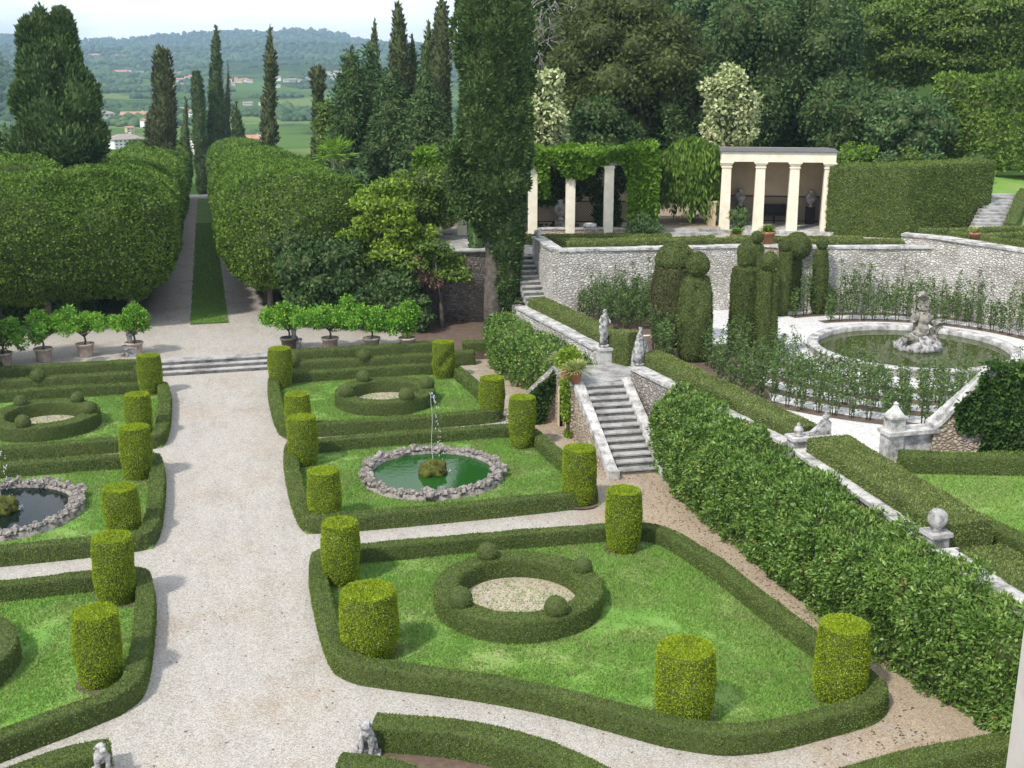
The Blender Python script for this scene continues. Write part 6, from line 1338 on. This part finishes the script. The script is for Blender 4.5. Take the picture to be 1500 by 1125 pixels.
def alley_row(x, lab, hw):
    t = thing('hornbeam_hedge', lab, 'hedge', (x, 60, .45)); mb = MB()
    dome(mb, [(x, 58.2, .45), (x, 84, al(84))], hw, 1.3, 7.5, 190, .165, .095, step=.6); dome(mb, [(x, 82, al(82)), (x, 163, al(163))], hw, 1.3, 7.5, 60, .30, .17, step=1.2)
    mb.build('foliage', 'horn', t)
    for y in (60, 64, 68.5, 73, 78): 
        for dx in (-1.6, 1.3): mb = MB(); addl(mb, tube([(x+dx, y, al(y)-.3), (x+dx+.1, y, al(y)+1.3), (x+dx, y, al(y)+3)], [.2, .15, .14], 8)); mb.build('trunk', 'bark', t)
    mb = MB(); s = 1 if x > 0 else -1
    V, Fs = hedge_core([(x+s*1.2, 63.5), (x+s*1.2, 110)], 1.4, 3.6, -.3, amp=.15, step=1., nf=.8); V[:, 2] += al(V[:, 1]); addl(mb, (V, Fs)); fuzz(mb, V, Fs, 45, .3, .16, out=1.); mb.build('added_understory', 'dark', t)  # dark leaf mass added to block the light showing under the crowns
alley_row(-5.4, 'long clipped hornbeam hedge with a domed top along the left of the alley', 3.75)
alley_row(4.35, 'long clipped hornbeam hedge with a domed top along the right of the alley', 3.9)
t = thing('hornbeam_hedge', 'broad hornbeam block on dark trunks behind the left citrus pots', 'hedge', (-15, 61, .45)); mb = MB()
dome(mb, [(-2.6, 61.3, .45), (-16, 61.0, .45), (-30, 61.5, .45)], 3.7, 1.2, 7.4, 190, .165, .095, step=.6); dome(mb, [(-7, 66.5, .45), (-30, 67, .45)], 3.2, 3, 7.9, 60, .25, .14, step=.7); mb.build('foliage', 'horn', t)
for x in np.arange(-8, -26, -2.3): mb = MB(); addl(mb, tube([(x, 59.6, .3), (x+.15, 59.6, 1.6), (x, 59.8, 3)], [.2, .16, .14], 8)); mb.build('trunk', 'bark', t)
mb = MB(); V, Fs = hedge_core([(-6.5, 62.2), (-30, 62.5)], 1.4, 3.0, .3, amp=.15, step=1., nf=.8); addl(mb, (V, Fs)); fuzz(mb, V, Fs, 60, .28, .16, out=1.); mb.build('added_understory', 'dark', t)  # same added leaf mass, keeping the space behind the trunks dark
for P, h_, lab in [([(12, 118, -3.2), (40, 112, -3)], 4.6, 'clipped hedge with a lit top beyond the right alley row'), ([(8, 160, -5), (34, 168, -5)], 6, 'distant clipped hedge crossing behind the isolated cypress')]:
    mb = MB(); dome(mb, P, 2.2, 0, h_, 30, .4, .22, step=1.2, sq=.45); mb.build('clipped_hedge', 'horn', None, P[0], label=lab, category='hedge')
# conifer at the left picture edge
c = np.array([-11.9, 51.0, 5.0]); t = thing('conifer', 'drooping dark conifer cut by the left picture edge above the citrus pots', 'conifer', (-11.9, 51, .3), gB)
bl = [(np.array([-11.9+rng.normal()*.7*(1-u)*1.2+math.cos(q*2.4)*2.0*(1-u*.8), 51+math.sin(q*2.4)*2.0*(1-u*.8), .9+u*8.2]), np.array([1.25, 1.2, .75])*(1-.5*u)) for q, u in enumerate(np.linspace(0, 1, 44))]
trunk(t, (-11.9, 51, 0), (-11.9, 51, 8), .25); clump_crown(bl, 95, .24, .07, 'olive', t, droop=.6, out=.7, seed=5)

# ------------------------------------------------------------------ far hillside: woods and houses
mb = MB(); n = 34000
r_ = np.exp(rng.uniform(math.log(230), math.log(3480), n)); az = rng.uniform(-.27, .26, n); X, Y = r_*np.sin(az), r_*np.cos(az); Z = terr(X, Y)
P3 = np.stack([X, Y, 0*X], 1); w1 = vn(P3, .005, 21)*.5+vn(P3, .018, 22)*.5
thr = np.interp(r_, [230, 700, 1400, 1700, 2100], [.57, .60, .60, .47, .25]); thr = np.where((az < -.135) & (r_ > 550), .25, thr); keep = w1 > thr
V1, F1 = ico(1); idx = np.nonzero(keep)[0]; m_ = len(idx); s_ = (1.7+1.9*rng.random(m_)**2)*(1+r_[idx]/2400)
VV = V1[None]*(1+.6*(rng.random((m_, len(V1), 1))-.5))*np.stack([s_, s_, s_*(.7+.4*rng.random(m_))], 1)[:, None]+np.stack([X[idx], Y[idx], Z[idx]+s_*.3], 1)[:, None]
mb.add(VV.reshape(-1, 3), (F1[None]+(np.arange(m_)*len(V1))[:, None, None]).reshape(-1, 3), 0, True)
mb.build('woods', 'wood', **STF)
M['hwall'] = simple('pale_house_wall', (.55, .50, .43), (.70, .66, .60), .3, bs=0, world=True); M['hwhite'] = simple('white_house_wall', (.72, .70, .66), (.82, .80, .77), .3, bs=0, world=True)
M['hpink'] = simple('ochre_house_wall', (.55, .40, .25), (.62, .48, .33), .3, bs=0, world=True); M['hroof'] = simple('clay_tile_roof', (.36, .17, .10), (.48, .26, .17), .8, bs=0, world=True)
M['hroofg'] = simple('grey_brown_roof', (.24, .20, .18), (.32, .27, .24), .8, bs=0, world=True); M['hwin'] = simple('dark_window', (.05, .05, .05), (.10, .10, .09), 1, bs=0)
def house(px, pyb, wpx, hpx, D, lab, wm='hwall', rm='hroof', rot=.2, depth=.7, group=None, win=None, hip=False, roofh=.2):
    q = ray(px, pyb); q = q/math.hypot(q[0], q[1]); ds = D*np.linspace(.7, 1.35, 260); pts = CAM+q*ds[:, None]; df = pts[:, 2]-terr(pts[:, 0], pts[:, 1]); zc_ = np.nonzero(np.diff(np.sign(df)))[0]
    if len(zc_): D = ds[zc_[np.argmin(abs(ds[zc_]-D))]]
    P = CAM+q*D; hpx *= .8; sc_ = zc(P)/FPX; W_, H_ = wpx*sc_, hpx*sc_; Dp = W_*depth; rz = -math.atan2(P[0], P[1])+rot
    t = thing('house', lab, 'house', P, group)
    loc = lambda VF: xf(VF, P, rz)
    mb = MB(); mb.add(*loc(box(-W_/2, W_/2, -Dp/2, Dp/2, -3, H_))); mb.build('wall', wm, t)
    e = .06*W_; rh = roofh*Dp; x0, x1, y0, y1 = -W_/2-e, W_/2+e, -Dp/2-e, Dp/2+e; i = Dp*.45 if hip else 0
    V = np.array([(x0, y0, H_+.02), (x1, y0, H_+.02), (x1, y1, H_+.02), (x0, y1, H_+.02), (x0+i, 0, H_+rh), (x1-i, 0, H_+rh)]); mb = MB(); mb.add(*loc((V, [(0, 1, 5, 4), (2, 3, 4, 5), (1, 2, 5), (3, 0, 4), (3, 2, 1, 0)]))); rf = mb.build('roof', rm, t)
    mb = MB(); mb.add(*loc(box(W_*.18, W_*.24, .05*Dp, .12*Dp, H_+rh*.3, H_+rh*1.25))); mb.build('chimney', wm, rf)
    if win:
        nx, nz = win
        for zi in range(nz):
            for xi in range(nx):
                x = -W_/2+W_*(xi+.5)/nx; z = H_*(zi+.42)/nz; ww, wh = min(W_/nx*.22, 1.0), min(H_/nz*.24, 1.2); mb = MB(); mb.add(*loc(box(x-ww, x+ww, -Dp/2-.06, -Dp/2+.05, z-wh*.6, z+wh))); mb.build('window', 'hwin', t)
        mb = MB()
    return t
house(184, 217, 44, 17, 470, 'large white hillside house with many windows, lowest between the two left cypresses', 'hwhite', 'hroofg', .35, .8, None, (7, 3), True)
house(150, 182, 34, 19, 600, 'grey block of flats right of the broad cypress', 'hwall', 'hroofg', .1, .5, None, (5, 3), True)
house(201, 178, 40, 12, 640, 'long house with an orange roof left of the ragged olive cypress', 'hwall', 'hroof', -.1, .6, None, (5, 2))
house(216, 186, 16, 12, 620, 'white house below the long orange roof', 'hwhite', 'hroof', .5, .8, None, (3, 2))
house(190, 194, 11, 9, 560, 'small yellow house above the large white one', 'hpink', 'hroof', .3, .9, None, (2, 2))
house(289, 171, 22, 9, 640, 'white house left of the tallest slender cypress', 'hwhite', 'hroof', -.2, .7, None, (3, 2))
house(262, 166, 14, 8, 660, 'small orange roofed house behind the small pointed cypress', 'hwall', 'hroof', .3, .8, None, (2, 1))
house(291, 208, 20, 5, 300, 'grey hipped roof just above the end of the alley', 'hwall', 'hroofg', .4, .9, None, None, True, .55)
house(372, 206, 26, 4, 300, 'low orange roof peeping over the right alley hedge', 'hwall', 'hroof', 0, .6, None, (3, 1), False, .35)
house(363, 154, 13, 4, 820, 'single white farmhouse in the vineyards', 'hwhite', 'hroofg', .1, .7, None, (3, 1))
house(383, 154, 8, 4, 830, 'tiny white shed right of the white farmhouse in the vineyards', 'hwhite', 'hroofg', .1, .7)
house(180, 111, 22, 7, 1450, 'ochre villa on the hillside right of the broad cypress', 'hpink', 'hroof', .1, .6, None, (4, 1)); house(205, 110, 10, 5, 1450, 'white house right of the ochre hillside villa', 'hwhite', 'hroofg', .2)
house(167, 112, 10, 4, 1450, 'white low house left of the ochre hillside villa', 'hwhite', 'hroofg', -.2); house(138, 84, 14, 4, 1800, 'highest white house on the hill beside the broad cypress', 'hwhite', 'hroof', .1); house(174, 84, 11, 3, 1800, 'high reddish roofed house above the ochre villa', 'hpink', 'hroof', .2)
gV = 'houses of the hillside village'
for k, (px, py, wp, hp) in enumerate([(251, 118, 8, 5), (258, 112, 9, 5), (266, 110, 8, 5), (264, 120, 10, 5), (275, 116, 8, 4), (281, 114, 8, 4), (254, 127, 9, 4), (268, 126, 8, 4), (287, 121, 7, 4)]):
    house(px, py, wp, hp, 1330, 'pale village house right of the ragged olive cypress', ['hwall', 'hwhite', 'hpink'][k % 3], 'hroof', .3*math.sin(k*2.), .8, gV)
for k, (px, py, wp, hp) in enumerate([(336, 121, 8, 5), (343, 119, 9, 5), (351, 121, 10, 5), (359, 120, 9, 5), (366, 121, 8, 4), (341, 125, 8, 4)]):
    house(px, py, wp, hp, 1350, 'pale village house right of the tallest slender cypress', ['hwhite', 'hwall', 'hpink'][k % 3], 'hroof', .3*math.sin(k*2.3), .8, gV)
for k, (px, py, wp, hp) in enumerate([(407, 118, 9, 6), (420, 120, 9, 4), (430, 120, 10, 4), (439, 120, 8, 3), (406, 128, 9, 4), (452, 118, 8, 5)]):
    house(px, py, wp, hp, 1350, 'pale village house between the isolated and the club topped cypress', ['hwhite', 'hwall', 'hroofg'][k % 3], 'hroofg', .3*math.sin(k*2.3), .8, gV)
for k, (px, py, wp, hp) in enumerate([(478, 109, 12, 3), (487, 114, 12, 4), (497, 110, 14, 5), (506, 108, 10, 5), (484, 119, 10, 4), (474, 121, 9, 4)]):
    house(px, py, wp, hp, 1400, 'white village house right of the club topped cypress', ['hwhite', 'hwall'][k % 2], 'hroofg', .3*math.sin(k*2.3), .8, gV)

# ------------------------------------------------------------------ haze
m = bpy.data.materials.new('haze_air'); m.use_nodes = True; t = m.node_tree; t.nodes.clear()
ho = N(t, 'ShaderNodeOutputMaterial'); hv = N(t, 'ShaderNodeVolumePrincipled'); hv.inputs['Color'].default_value = (.56, .76, 1., 1); hv.inputs['Density'].default_value = .00022; hv.inputs['Anisotropy'].default_value = .2
t.links.new(hv.outputs[0], ho.inputs['Volume']); M['haze'] = m
zt_ = max(150., float(TZ[(AA > R(-30)) & (AA < R(80))].max())+12)
mb = MB(); mb.add(*box(-4700, 4900, -60, 4900, float(TZ.min())-30, zt_)); h_ = mb.build('haze', 'haze', **STF)
